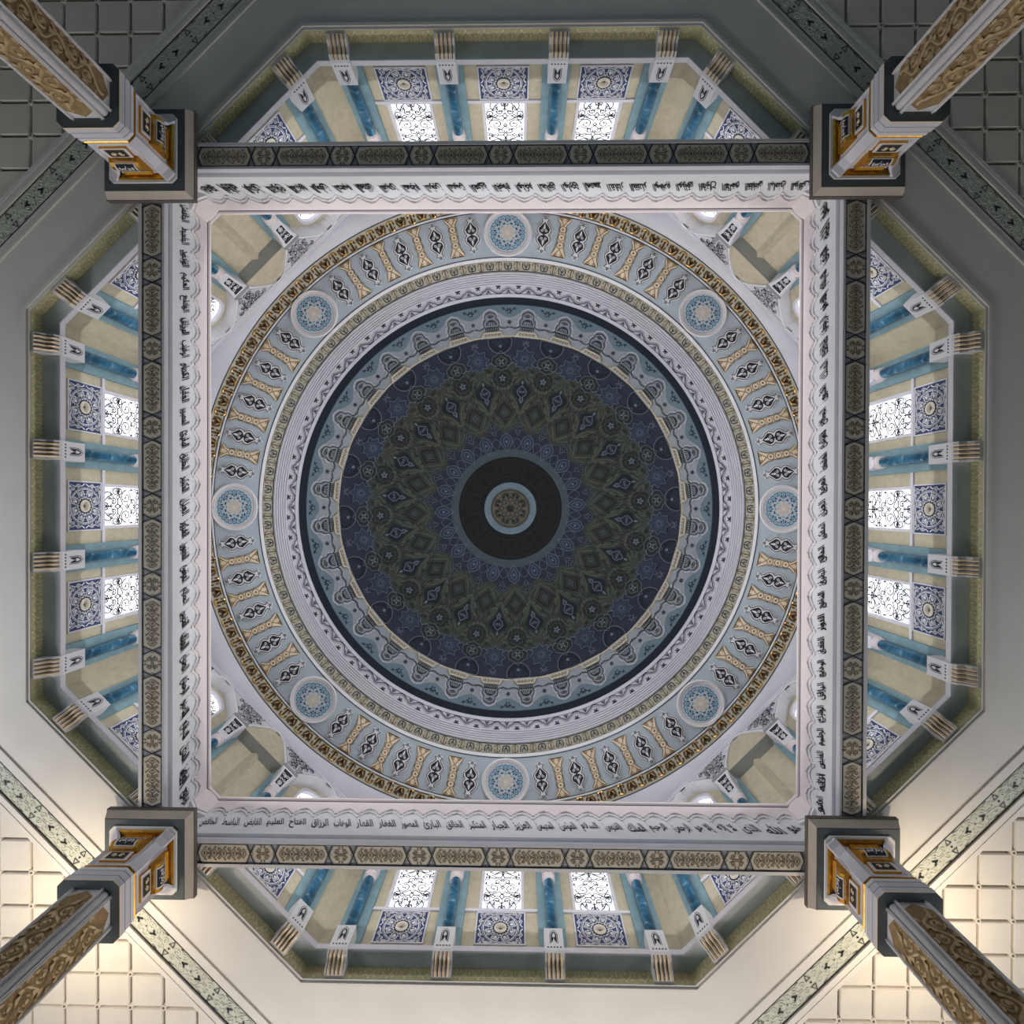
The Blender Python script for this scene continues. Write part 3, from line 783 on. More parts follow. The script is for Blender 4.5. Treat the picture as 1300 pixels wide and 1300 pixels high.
# olive field with a lobed outer edge and a pointed inner edge
def edge_out(t):
    x = ((t-b0)*N/(2*pi)) % 1.0; x = min(x, 1-x)       # 0 on the B axes
    return 186-5*sin(pi*min(1, x*4)) if x < .25 else 181+6*abs(cos(2*pi*x))
def edge_in(t):
    x = ((t-a0)*N/(2*pi)) % 1.0; x = min(x, 1-x)
    return 95+20*(.5-x)*0+12*(1-abs(2*x))*0+ (14 if x < .001 else 14*(1-2*x)) -2
mb = MB(); n = 400; rows = [[] for _ in range(31)]
for k in range(n):
    t = 2*pi*k/n+a0; e0, e1 = edge_in(t), edge_out(t)
    for j in range(31):
        q = e0+(e1-e0)*j/30; rows[j].append(sky(q*cos(t), q*sin(t), .030))
mb.grid(rows, 'dolive', closed=True); mb.build('olive_field', dome, smooth=True)
mo = []
mo.append(S([((edge_out(a0+2*pi*k/400)+.6)*cos(a0+2*pi*k/400), (edge_out(a0+2*pi*k/400)+.6)*sin(a0+2*pi*k/400)) for k in range(400)], .8, 'dline', .016, closed=True))
# A axis: star diamond, teardrop, star, cross
dia = [(0, 9), (2.2, 3.2), (7, 0), (2.2, -3.2), (0, -8), (-2.2, -3.2), (-7, 0), (-2.2, 3.2)]
A1 = [Pg([(x*1.25, y*1.25) for x, y in dia], 'dink', .016), S(dia, .7, 'dline', .02, closed=True), S([(x*.45, y*.45) for x, y in dia], .6, 'dline', .02, closed=True)]
mo += polar(A1, N, 102, a0)
mo += polar([S([(x*1.7, y*1.5) for x, y in dia], 1.2, 'dhi', .014, closed=True)], N, 104, a0)
drop = [(0, -20), (2.6, -12), (5.5, -6), (9.5, -1), (11.5, 4), (8, 9), (3.5, 12), (0, 18)]
dropf = drop+[(-x, y) for x, y in reversed(drop[1:-1])]
A2 = [Pg(dropf, 'dink', .016), S([(x*1.08, y*1.06) for x, y in dropf], .7, 'dolive2', .02, closed=True)]
A2 += mirx([S([(0, -12), (2.6, -7), (1.4, -3.5), (5, 0), (6, 4), (2.6, 8), (0, 11)], .95, 'dline', .022), S(spiral(1.9, 2.6, 2.2, 0, 1.2, 1, 9), .7, 'dline', .022), S([(0, -9.5), (1.4, -6.5), (0, -4)], .6, 'dline', .022)])
A2 += [Pg(leaf(0, 12, 6, 2.4, pi/2), 'dline', .02), S([(0, 18), (0, 24)], .8, 'dolive2', .02)]
mo += polar(A2, N, 146, a0)
mo += polar([S([(x*1.45+(1 if x > 0 else -1 if x < 0 else 0), y*1.28) for x, y in dropf], 1.5, 'dhi', .014, closed=True)]+mirx([S([(0, -26), (6, -20), (12, -9), (17, 0), (16, 9), (22, 16), (16, 24), (7, 26), (3, 32)], 1.3, 'dhi', .014), S(spiral(9, 22, 4, 0, 1.2, 1, 10), 1.0, 'dhi', .016), S(spiral(19, 5, 3, 2, 1.2, -1, 8), .9, 'dhi', .016), S(spiral(8, -17, 3, 3, 1.2, 1, 8), .9, 'dhi', .016)]), N, 146, a0)
st = star(0, 0, 15, 10.5, 8)
A3 = [Pg(st, 'dblue', .016), S(st, .7, 'dline', .02, closed=True), S(star(0, 0, 9, 4, 8), .6, 'dline', .02, closed=True), S(circle(0, 0, 3, 10), .6, 'dline', .02, closed=True)]
A3 += rotn([Pg(leaf(5, 0, 5, 2.2, 0), 'dink', .018)], 8)
mo += polar(A3, N, 191, a0)
A4 = [S([(0, -6), (3, -2), (0, 2), (-3, -2)], .6, 'dline', .016, closed=True), S([(-4.5, 3), (0, -1), (4.5, 3)], .6, 'dline', .016), S([(-4.5, -3), (0, 4), (4.5, -3)], .6, 'dline', .016)]
mo += polar(A4, N, 210.5, a0)
# B axis: petals, diamond, rosette, shield, dark roundel
pet = leaf(0, 11, 24, 15, -pi/2)
B1 = [Pg(pet, 'dblue', .012), S(pet, .7, 'dline', .016, closed=True), S(leaf(0, 7, 15, 7.5, -pi/2), .7, 'dline', .018, closed=True), Pg(circle(0, 0, 1.6, 8), 'dline', .018)]
mo += polar(B1, N, 85, b0)
pt2 = leaf(0, 7, 15, 10, -pi/2)
mo += polar([Pg(pt2, 'dnavy', .013), S(pt2, .55, 'dline', .016, closed=True)], N, 83, a0)
d2 = [(0, 15), (10, 0), (0, -15), (-10, 0)]
B2 = [Pg([(0, 15), (5, 9), (11, 0), (5, -8), (0, -15), (-5, -8), (-11, 0), (-5, 9)], 'dolive2', .014), S([(0, 9), (6.5, 0), (0, -9), (-6.5, 0)], 1.6, 'dolive', .018, closed=True), S([(0, 5), (3.6, 0), (0, -5), (-3.6, 0)], .6, 'dline', .02, closed=True), S([(0, 2.2), (1.6, 0), (0, -2.2), (-1.6, 0)], .6, 'dline', .02, closed=True)]
mo += polar(B2, N, 122, b0)
mo += polar([S([(0, 21), (8, 12), (15, 0), (8, -11), (0, -20), (-8, -11), (-15, 0), (-8, 12)], 1.4, 'dhi', .013, closed=True)], N, 122, b0)
B3 = [Pg(circle(0, 0, 12, 20), 'dolive2', .014), S(star(0, 0, 9.5, 7.5, 8), 1.4, 'dolive', .018, closed=True), S(circle(0, 0, 5, 12), .7, 'dink', .02, closed=True)]+rotn([Pg(leaf(.8, 0, 4, 2.4, 0), 'dline', .022)], 5, .3)
mo += polar(B3, N, 166, b0)
mo += polar([S(circle(0, 0, 14, 20), 1.3, 'dhi', .014, closed=True)], N, 166, b0)
sh = [(0, -11), (7, -8), (13, -1), (11, 6), (5, 9), (0, 14), (-5, 9), (-11, 6), (-13, -1), (-7, -8)]
B4 = [Pg(sh, 'dolive2', .014), S(sh, .7, 'dline', .018, closed=True), S([(x*.55, y*.55) for x, y in sh], .7, 'dline', .018, closed=True)]+rotn([Pg(leaf(.5, 0, 4.5, 2.2, 0), 'dline', .02)], 4, pi/4)
mo += polar(B4, N, 187, b0)
rd = [(15*cos(t), min(5.0, 15*sin(t))) for t in [2*pi*i/28 for i in range(28)]]
B5 = [Pg(rd, 'dink', .014), S(rd, .8, 'dline', .018, closed=True), S(arc(0, 4, 11, pi*1.05, 1.95*pi, 12), .6, 'dblue', .018)]+mirx([S(spiral(5, -1, 4, 0, 1.2, 1, 10), .9, 'dblue', .018), S([(0, -9), (3, -5), (1, 0), (0, 4)], .8, 'dblue', .018)])
B5 += [Pg(circle(0, -5.5, 2, 8), 'dline', .018)]
mo += polar(B5, N, 212.5, b0)
# scrolls filling the olive field
fil = []
for (x, y, r, a, d) in ((11, 12, 4.2, 0, 1), (13, 24, 4, 2, -1), (14, -8, 3.2, 3, 1), (9, -20, 3, 1, -1), (21, 33, 3.6, 1, 1), (8, 30, 3.4, 4, -1), (17, 3, 2.6, 0, -1)):
    fil.append(S(spiral(x, y, r, a, 1.3, d, 10), .8, 'dolive2', .018)); fil.append(Pg(leaf(x, y, r*1.2, 2, a+2), 'dink', .016))
fil.append(S([(3, -34), (6, -24), (13, -16), (16, -4), (14, 8), (17, 18), (14, 28), (20, 38)], .9, 'dolive2', .018))
fil.append(S([(6, -30), (12, -24), (17, -14), (20, -3), (18, 10), (21, 20)], .6, 'dink', .018))
fil = [q for q in fil]
mo += polar(mirx(fil), N, 146, a0)
sheet(mo, sky3, 'dome_arabesque', dome)
# the medallion at the crown
revolve([75.5, 75, 66, 65.5], 'dring', 'crown_ring', dome, h=.05)
revolve([66-i*5 for i in range(8)], 'dblack', 'crown_disc', dome, h=.02)
mo = []
kuf = []
for i in range(7):
    kuf.append(S([(i*3-9, -9), (i*3-9, 9-3*(i % 3))], .8, 'dolive2', .03))
kuf += [S([(-10, -9), (10, -9)], .9, 'dolive2', .03), S(arc(4, 3, 4, 0, pi*1.4, 8), .8, 'dolive2', .03), S(arc(-5, -2, 3.4, 0, pi*1.5, 8), .8, 'dolive2', .03)]
mo += polar(kuf, 12, 50)
mo += [S(circle(0, 0, 40, 48), .7, 'dolive2', .03, closed=True), S(circle(0, 0, 62, 64), .8, 'dolive2', .03, closed=True)]
sheet(mo, sky3, 'crown_script', dome)
revolve([33, 32.5, 25.5, 25], 'dlt', 'crown_light_ring', dome, h=.08)
revolve([25.5-i*3.6 for i in range(8)], 'dgold', 'crown_boss', dome, h=.04)
k = mirx([Pg(leaf(2.2, 14, 6, 3, .9), 'dink', .05), S(spiral(4.5, 17, 3.2, 0, 1.2, 1, 9), 1.1, 'dink', .05), S([(0, 8), (3.5, 11), (0, 15)], 1.1, 'dink', .05)])
mo = rotn(k, 8)+[S(circle(0, 0, 23.6, 40), 1.0, 'dink', .05, closed=True), S(star(0, 0, 6, 3.4, 8), 1.0, 'dink', .05, closed=True)]+rotn([Pg(leaf(1, 0, 4, 2, 0), 'dolive2', .05)], 8)
sheet(mo, sky3, 'crown_rosette', dome)

# ------------------------------------------------------------------ medallions, cartouches and interlace plaques on the vault
def on_vault(rp, build, ang, proto, label, name, cat, group):
    """first call builds the meshes at angle 0 about their own centre, later ones copy"""
    R, z, nr, nz = surf(rp)
    loc = (R*cos(ang), R*sin(ang), z)
    if proto is None:
        t = thing(name, label, cat, loc, ang, group)
        def f(x, y, h=0):                                   # y outwards, x sideways
            u, v = rp+y, x
            p = sky(u, v, h); return (p[0]-R, p[1], p[2]-z)
        build(t, f); return t
    return dup(proto, loc, ang, label)
def b_medallion(t, f):
    mb = MB(); n = 48
    plate(mb, circle(0, 0, 26, n), f, 0, .02, 'sky'); mb.build('disc', t)
    mb = MB()
    prof = [(30.5, 0), (30.2, .06), (28.8, .09), (27.6, .05), (26.8, .055), (25.6, .06), (25.2, .02)]
    mb.grid([[f(q*cos(2*pi*k/n), q*sin(2*pi*k/n), h) for k in range(n)] for q, h in prof[:4]], 'white', closed=True)
    mb.grid([[f(q*cos(2*pi*k/n), q*sin(2*pi*k/n), h) for k in range(n)] for q, h in prof[3:]], 'pinkish', closed=True)
    mb.build('rim', t, smooth=True)
    k = mirx([S([(0, 9.5), (3.4, 12), (4.5, 16), (2, 20), (0, 22)], 1.5, 'azure', .03), S(spiral(5.6, 18.5, 3.4, pi, 1.2, -1, 10), 1.3, 'azure', .03), S([(0, 13), (2, 16), (0, 19)], 1.2, 'azure', .03)])
    k += [Pg(leaf(0, 13, 4, 2, pi/2), 'azure', .034)]
    k2 = mirx([S([(0, 8), (3, 11), (1.5, 15), (4, 19)], .9, 'white', .034), Pg(leaf(1.5, 14.5, 4.6, 2.6, .8), 'ink', .032)])
    k2 += [Pg(circle(0, 21, 1.3, 8), 'azure', .03), Pg(circle(0, 12, 1.1, 8), 'ink', .036)]
    mo = rotn(k, 8)+rotn(k2, 8, pi/8)
    mo += rotn([S(leaf(1.5, 0, 8, 5, 0), 1.0, 'cream_gold', .04, closed=True)], 8)+[Pg(circle(0, 0, 2.2, 12), 'white', .045), S(circle(0, 0, 23.4, 40), .8, 'white', .03, closed=True)]
    sheet(mo, f, 'scrollwork', t)
CART = [(0, 25.5), (1.8, 21.8), (5.2, 21.2), (3.2, 17.4), (5.2, 14), (9, 10.6), (10.8, 7), (9.8, 3), (7.0, 0)]
def b_cart(t, f):
    half = CART+[(x, -y) for x, y in reversed(CART[:-1])]
    ol = half+[(-x, y) for x, y in reversed(half[1:-1])]
    mb = MB(); plate(mb, ol, f, 0, .05, 'white'); mb.build('plaque', t)
    inn = [(x*.86, y*.93) for x, y in ol]
    mo = [S(inn, 1.0, 'ink', .056, closed=True)]
    q = [(0, 16), (3.8, 11.6), (7.2, 7.4), (6.0, 3.0), (2.2, .6), (0, .9)]
    lobe = q+[(-x, y) for x, y in reversed(q[1:-1])]
    up = [Pg(lobe, 'ink', .056), Pg(leaf(0, 6, 8, 2.6, pi/2), 'white', .062)]+mirx([S(spiral(2.9, 5.0, 2.1, pi/2, 1.3, 1, 10), .8, 'white', .062), S([(0, 9.5), (1.7, 8.4)], .8, 'white', .062)])
    mo += miry(up)
    mo += miry([Pg([(0, 23), (1.2, 20.5), (0, 18), (-1.2, 20.5)], 'grey', .056)])+[Pg(circle(0, 0, 1.3, 8), 'ink', .06)]
    sheet(mo, f, 'black_scroll', t, False)
def b_inter(t, f):
    c = [(8.4, 26), (8.8, 22), (4.2, 16.5), (4.0, 13.5), (5.4, 10), (4.0, 6), (5.2, 2), (5.2, -2), (4.0, -6), (5.8, -10), (5.0, -14), (8.8, -21.5), (9.6, -25.5)]
    ol = c+[(-x, y) for x, y in reversed(c)]
    mb = MB(); plate(mb, ol, f, 0, .035, 'cream_gold'); mb.build('plaque', t)
    mo = [S([(x*.97, y*.99) for x, y in ol], .8, 'bronze', .04, closed=True)]
    for y in (-10, 0, 10): mo += [S(circle(0, y, 4.2, 12), .8, 'bronze', .042, closed=True), S([(-1.5, y), (1.5, y)], .8, 'line', .042), S([(0, y-1.5), (0, y+1.5)], .8, 'line', .042)]
    mo += miry(mirx([S([(0, 15), (4, 21), (7, 24)], .8, 'bronze', .042), S(spiral(3.6, 22.4, 2.2, 0, 1.2, 1, 8), .7, 'bronze', .042)]))
    mo += miry([S([(-7.5, 24.6), (7.5, 24.6)], .8, 'bronze', .042)])
    sheet(mo, f, 'interlace', t, False)
CLOCK = ['top', 'upper right', 'right', 'lower right', 'bottom', 'lower left', 'left', 'upper left']
ORD = ['first', 'second', 'third', 'fourth', 'fifth']
pm = pc = pi_ = None
for k in range(8):
    base = -pi/2+k*pi/4
    o = on_vault(348.5, b_medallion, base, pm, '', 'medallion', 'medallion', 'round medallions of the vault')
    o['label'] = 'round blue and white arabesque medallion at the %s of the vault' % CLOCK[k]; pm = pm or o
    for j in range(5):
        o = on_vault(348.5, b_cart, base+(j+1)*7.5*D, pc, '', 'cartouche', 'cartouche', 'black and white cartouches of the vault')
        o['label'] = 'black and white cartouche, %s clockwise from the %s medallion' % (ORD[j], CLOCK[k]); pc = pc or o
    for j in range(4):
        o = on_vault(348.5, b_inter, base+(j+1.5)*7.5*D, pi_, '', 'interlace_plaque', 'plaque', 'gilded interlace plaques of the vault')
        o['label'] = 'cream gold interlace plaque, %s clockwise from the %s medallion' % (ORD[j], CLOCK[k]); pi_ = pi_ or o

# ------------------------------------------------------------------ the four beams with the inscription
BW0, BW1, BZ0, BZ1 = 7.165, 7.725, 10.85, 12.29
PC = 0.508; NC = 27
FORMS = {}
for base, code, n in (('ا', 0xFE8D, 2), ('أ', 0xFE83, 2), ('إ', 0xFE87, 2), ('آ', 0xFE81, 2), ('ؤ', 0xFE85, 2), ('ئ', 0xFE89, 4), ('ء', 0xFE80, 1), ('ب', 0xFE8F, 4), ('ة', 0xFE93, 2), ('ت', 0xFE95, 4), ('ث', 0xFE99, 4),
    ('ج', 0xFE9D, 4), ('ح', 0xFEA1, 4), ('خ', 0xFEA5, 4), ('د', 0xFEA9, 2), ('ذ', 0xFEAB, 2), ('ر', 0xFEAD, 2), ('ز', 0xFEAF, 2), ('س', 0xFEB1, 4), ('ش', 0xFEB5, 4), ('ص', 0xFEB9, 4), ('ض', 0xFEBD, 4),
    ('ط', 0xFEC1, 4), ('ظ', 0xFEC5, 4), ('ع', 0xFEC9, 4), ('غ', 0xFECD, 4), ('ف', 0xFED1, 4), ('ق', 0xFED5, 4), ('ك', 0xFED9, 4), ('ل', 0xFEDD, 4), ('م', 0xFEE1, 4), ('ن', 0xFEE5, 4), ('ه', 0xFEE9, 4), ('و', 0xFEED, 2), ('ى', 0xFEEF, 2), ('ي', 0xFEF1, 4)):
    FORMS[base] = (code, n)
LAMALEF = {'ا': 0xFEFB, 'أ': 0xFEF7, 'إ': 0xFEF9, 'آ': 0xFEF5}
def shape(w):
    if w == 'الله': return '\uFDF2'
    out = []; i = 0; prev = False
    while i < len(w):
        c = w[i]
        if c not in FORMS: out.append(c); prev = False; i += 1; continue
        if c == 'ل' and i+1 < len(w) and w[i+1] in LAMALEF:
            out.append(chr(LAMALEF[w[i+1]]+(1 if prev else 0))); prev = False; i += 2; continue
        code, n = FORMS[c]
        nxt = n == 4 and i+1 < len(w) and w[i+1] in FORMS and FORMS[w[i+1]][1] > 1
        k = (3 if nxt else 1) if prev and n > 1 else (2 if nxt else 0)
        out.append(chr(code+k)); prev = nxt; i += 1
    return ''.join(reversed(out))
WORDS = {
 'south': 'هو|الله|الذى|لا إله|إلا هو|الرحمن|الرحيم|الملك|القدوس|السلام|المؤمن|المهيمن|العزيز|الجبار|المتكبر|الخالق|البارئ|المصور|الغفار|القهار|الوهاب|الرزاق|الفتاح|العليم|القابض|الباسط|الخافض',
 'west': 'الرافع|المعز|المذل|السميع|البصير|الحكم|العدل|اللطيف|الخبير|الحليم|العظيم|الغفور|الشكور|العلى|الكبير|الحفيظ|المقيت|الحسيب|الجليل|الكريم|الرقيب|المجيب|الواسع|الحكيم|الودود|المجيد|الباعث',
 'north': 'الشهيد|الحق|الوكيل|القوى|المتين|الولى|الحميد|المحصى|المبدئ|المعيد|المحيى|المميت|الحى|القيوم|الواجد|الماجد|الواحد|الصمد|القادر|المقتدر|المقدم|المؤخر|الأول|الآخر|الظاهر|الباطن|الوالى',
 'east': 'المتعالى|البر|التواب|المنتقم|العفو|الرؤوف|مالك|الملك|ذو|الجلال|والإكرام|المقسط|الجامع|الغنى|المغنى|المانع|الضار|النافع|النور|الهادى|البديع|الباقى|الوارث|الرشيد|الصبور|الله|هو'}
tcu = bpy.data.curves.new('lettering', 'FONT'); tob = bpy.data.objects.new('lettering', tcu); COL.objects.link(tob)
tcu.align_x = 'CENTER'; tcu.resolution_u = 2; tcu.offset = 0.012
def word_mesh(w):
    tcu.body = ' '.join(reversed([shape(p) for p in w.split(' ')]))
    bpy.context.view_layer.update()
    dg = bpy.context.evaluated_depsgraph_get()
    me = bpy.data.meshes.new_from_object(tob.evaluated_get(dg))
    xs = [v.co.x for v in me.vertices]; ys = [v.co.y for v in me.vertices]
    x0, x1, y0, y1 = min(xs), max(xs), min(ys), max(ys)
    tw, th = min(.43, .36*(x1-x0)), .34
    s = tw/(x1-x0); t = min(th/(y1-y0), .40)
    for v in me.vertices:
        yy = (v.co.y-(y0+y1)/2)*t; xx = (v.co.x-(x0+x1)/2)*s*.9-yy*.42
        v.co = (xx, -.012, yy)
    me.materials.clear(); me.materials.append(M['ink'])
    return me
def ogee(n=8):
    """one scallop: arch outline over a cell, x in -1..1, height 0..1"""
    return [(-1, 0), (-.86, .05), (-.80, .30), (-.62, .42), (-.50, .66), (-.25, .80), (-.10, .86), (0, 1.0), (.10, .86), (.25, .80), (.50, .66), (.62, .42), (.80, .30), (.86, .05), (1, 0)]
SOF = {}
def soffit_motif():
    """hexagon cartouches alternating long and short, dark frame lines"""
    mo = []
    yw = .185
    for k in range(-4, 5):
        x = k*1.68
        mo += [Pg([(x-.26, 0), (x-.15, -yw), (x+.15, -yw), (x+.26, 0), (x+.15, yw), (x-.15, yw)], 'soffit_p', .008)]
        sm = miry(mirx([S(spiral(.07, .075, .055, -pi/2, 1.2, 1, 9), .020, 'bronze2', .014), S([(0, .02), (.1, .02), (.15, .06)], .018, 'bronze2', .014), Pg(leaf(.02, .12, .08, .035, 1.2), 'bronze2', .014)]))
        mo += move(sm, x, 0)
        for s in (-1, 1):
            a, b = x+s*.17, x+s*.37
            mo += [S([(a, -.24), (b, .24)], .022, 'ink', .014), S([(a, .24), (b, -.24)], .022, 'ink', .014)]
        c = x+.84
        mo += [Pg([(c-.60, 0), (c-.49, -yw), (c+.49, -yw), (c+.60, 0), (c+.49, yw), (c-.49, yw)], 'soffit_p', .008)]
        lm = []
        for i in range(-2, 3):
            xx = i*.21
            lm += move([S([(0, .10), (.055, .03), (.055, -.03), (0, -.10), (-.055, -.03), (-.055, .03)], .020, 'bronze2', .014, closed=True), Pg(leaf(0, -.05, .10, .05, pi/2), 'bronze2', .014)], xx, 0)
            for sy in (-1, 1):
                lm += [S(spiral(xx+.105, sy*.085, .05, -sy*pi/2, 1.2, sy, 9), .018, 'bronze2', .014), S([(xx+.055, sy*.02), (xx+.105, 0), (xx+.155, -sy*.02)], .016, 'bronze2', .014), Pg(leaf(xx, sy*.115, .07, .035, sy*.5), 'bronze2', .014)]
        lm = [q for q in lm if all(abs(px) < .55-abs(py)*.5 for px, py in q[1])]
        mo += move(lm, c, 0)
        mo += [S([(c-.63, 0), (c-.51, -yw-.022), (c+.51, -yw-.022), (c+.63, 0), (c+.51, yw+.022), (c-.51, yw+.022)], .010, 'line', .012, closed=True)]
    for y in (-.228, .228): mo += [S([(-7.1, y), (7.1, y)], .03, 'navy', .012)]
    for y in (-.205, .205): mo += [S([(-7.1, y), (7.1, y)], .007, 'line', .012)]
    return [q for q in mo if all(abs(x) < 7.12 for x, y in q[1])]
beam0 = None
for side in ('south', 'west', 'north', 'east'):
    ang = SIDES[side]*pi/180; rz = ang-pi/2
    lab = 'beam on the %s side of the square with black script on a white face' % PHOTO[side]
    if beam0 is None:
        bm = thing('beam', lab, 'beam', (0, 0, 0), rz, 'four inscribed beams of the central square')
        mb = MB(); a, b = BW0, BW1
        for p, q, z0, z1, m in ((BW0, BW1, BZ0, BZ1, 'white'),):
            mb.prism([(-p, p, z0), (p, p, z0), (q, q, z0), (-q, q, z0)], [(-p, p, z1), (p, p, z1), (q, q, z1), (-q, q, z1)], m)
        mb.build('beam_body', bm)
        mb = MB(); yc = (BW0+BW1)/2-.01
        mb.face([(-BW0, BW0+.03, BZ0-.004), (BW0, BW0+.03, BZ0-.004), (BW1, BW1-.03, BZ0-.004), (-BW1, BW1-.03, BZ0-.004)], 'soffit'); mb.build('soffit_field', bm)
        sheet(soffit_motif(), lambda u, v, h: (u, yc+v, BZ0-.004-h), 'soffit_cartouches', bm)
        mb = MB()
        def mitre(prof, m): mb.grid([[(-w, w, z), (w, w, z)] for w, z in prof], m)
        mitre([(BW0+.05, BZ0), (BW0+.05, BZ0-.03), (BW0, BZ0-.03), (BW0-.02, BZ0+.02), (BW0-.02, BZ0+.06)], 'lilac')
        mitre([(BW0-.02, BZ0+.06), (BW0-.005, BZ0+.08), (BW0-.03, BZ0+.12), (BW0-.03, BZ0+.19), (BW0, BZ0+.20)], 'soffit')
        mitre([(BW1-.07, BZ0), (BW1-.07, BZ0-.03), (BW1, BZ0-.03), (BW1, BZ0+.1)], 'white')
        mb.build('edge_moulding', bm)
        # rosy upper field, cut by one arch over every word, in two steps
        for step, (hh, z0, zpk, kx, m) in enumerate(((.035, 11.70, 11.90, 1.0, 'white'), (.075, 11.76, 11.965, .86, 'pinkish'))):
            mb = MB(); ys = BW0-hh
            lo = []
            for k in range(NC):
                x = (k-(NC-1)/2)*PC
                lo += [(x+px*PC/2*.995, z0+pz*(zpk-z0)) for px, pz in ogee()]
            E0 = BW0-.36
            lo = [(-E0, z0-.03)]+[p for p in lo if abs(p[0]) < E0-.05]+[(E0, z0-.03)]
            for (xa, za), (xb, zb) in zip(lo, lo[1:]):
                mb.face([(xa, ys, za), (xb, ys, zb), (xb, ys, BZ1-.08), (xa, ys, BZ1-.08)], m)
                mb.face([(xa, ys, za), (xb, ys, zb), (xb, BW0+.01, zb), (xa, BW0+.01, za)], m)
            # half of the corner's splayed face at either end
            for s in (-1, 1):
                q = [(s*E0, ys), (s*(BW0-.18-hh*.7), BW0-.18-hh*.7)]
                mb.face([(q[0][0], q[0][1], z0-.03), (q[1][0], q[1][1], z0-.16), (q[1][0], q[1][1], BZ1-.08), (q[0][0], q[0][1], BZ1-.08)], m)
                mb.face([(q[0][0], q[0][1], z0-.03), (q[1][0], q[1][1], z0-.16), (s*BW0, BW0, z0-.16), (q[0][0], BW0, z0-.03)], m)
            mb.build('scalloped_field', bm)
        mb = MB()
        def top(prof, m):
            rows = []
            for y, z in prof:
                e = BW0-.36; c = (y+e)/2
                rows.append([(-c, c, z), (-e, y, z), (e, y, z), (c, c, z)])
            mb.grid(rows, m)
        top([(BW0-.07, BZ1-.09), (BW0-.085, BZ1-.09)], 'line'); top([(BW0-.085, BZ1-.09), (BW0-.085, BZ1-.075)], 'line')
        top([(BW0-.085, BZ1-.075), (BW0-.12, BZ1-.06), (BW0-.12, BZ1), (BW0+.3, BZ1)], 'pinkish')
        mb.build('top_moulding', bm)
        # slanting relief bars between the words
        mb = MB()
        for k in range(NC+1):
            x = (k-NC/2)*PC
            pts = [(x+.0, 11.70), (x+.016, 11.70), (x+.15, 11.32), (x+.14, 11.32)]
            plate(mb, pts, lambda u, v, h: (u, BW0-h, v), 0, .005, 'lilac')
        mb.build('word_divider', bm, stuff=True)
        beam0 = bm
    else:
        bm = dup(beam0, (0, 0, 0), rz, lab)
    ws = WORDS[side].split('|')
    for k in range(NC):
        if k >= len(ws): break
        o = link('inscription_word', word_mesh(ws[k]), bm)
        o.location = (((NC-1)/2-k)*PC, BW0, 11.475)
bpy.data.objects.remove(tob)

# ------------------------------------------------------------------ the four great columns
CC = 7.385
def sqring(h, c): return [(-h+c, -h), (h-c, -h), (h, -h+c), (h, h-c), (h-c, h), (-h+c, h), (-h, h-c), (-h, -h+c)]
def face_f(k, dist):
    """mapping onto face k of a square shaft: u sideways, v = height, h proud"""
    a = k*pi/2
    def f(u, v, h=0):
        x, y = dist+h, u
        return (*rot(a, x, y), v)
    return f
def vine(z0, z1):
    mo = []; p = .56; n = int((z1-z0)/p); m = 'carve'
    for i in range(n+1):
        z = z0+i*p
        mo.append(S([(.13*sin(2*pi*j/12), z+p*j/12) for j in range(13) if z+p*j/12 < z1], .050, m, .004, ridge=.026))
        for s, zz in ((1, z+p*.25), (-1, z+p*.75)):
            if zz > z1-.1: continue
            mo.append(S(spiral(-s*.075, zz, .115, 0 if s < 0 else pi, 1.6, s, 18), .044, m, .004, .026, ridge=.026))
            mo.append(S(spiral(s*.195, zz+.07, .05, pi/2, 1.2, -s, 9), .032, m, .004, .02, ridge=.022))
            mo.append(S(spiral(s*.19, zz-.09, .045, -pi/2, 1.2, s, 9), .030, m, .004, .02, ridge=.022))
            mo.append(S(spiral(-s*.20, zz+.17, .04, 0, 1.2, s, 8), .028, m, .004, .018, ridge=.02))
            for q, w, l, a in ((-.02, .07, .15, .7), (-.1, .05, .12, -.4)): mo.append(Pg(leaf(s*q, zz+.1, l, w, pi/2+s*a), m, .026))
            mo.append(Pg(leaf(s*.10, zz-.02, .13, .06, -pi/2+s*.6), m, .026))
            mo.append(Pg(circle(-s*.075, zz, .034, 8), m, .036))
            for q, dz, a in ((-.215, -.13, -.3), (-.215, .06, .3), (.225, .0, .2)): mo.append(Pg(leaf(s*q, zz+dz, .11, .05, pi/2+s*a), m, .022))
    return [k for k in mo if all(abs(x) < .25 for x, y in k[1])]
SH = .43; ZN = 9.15
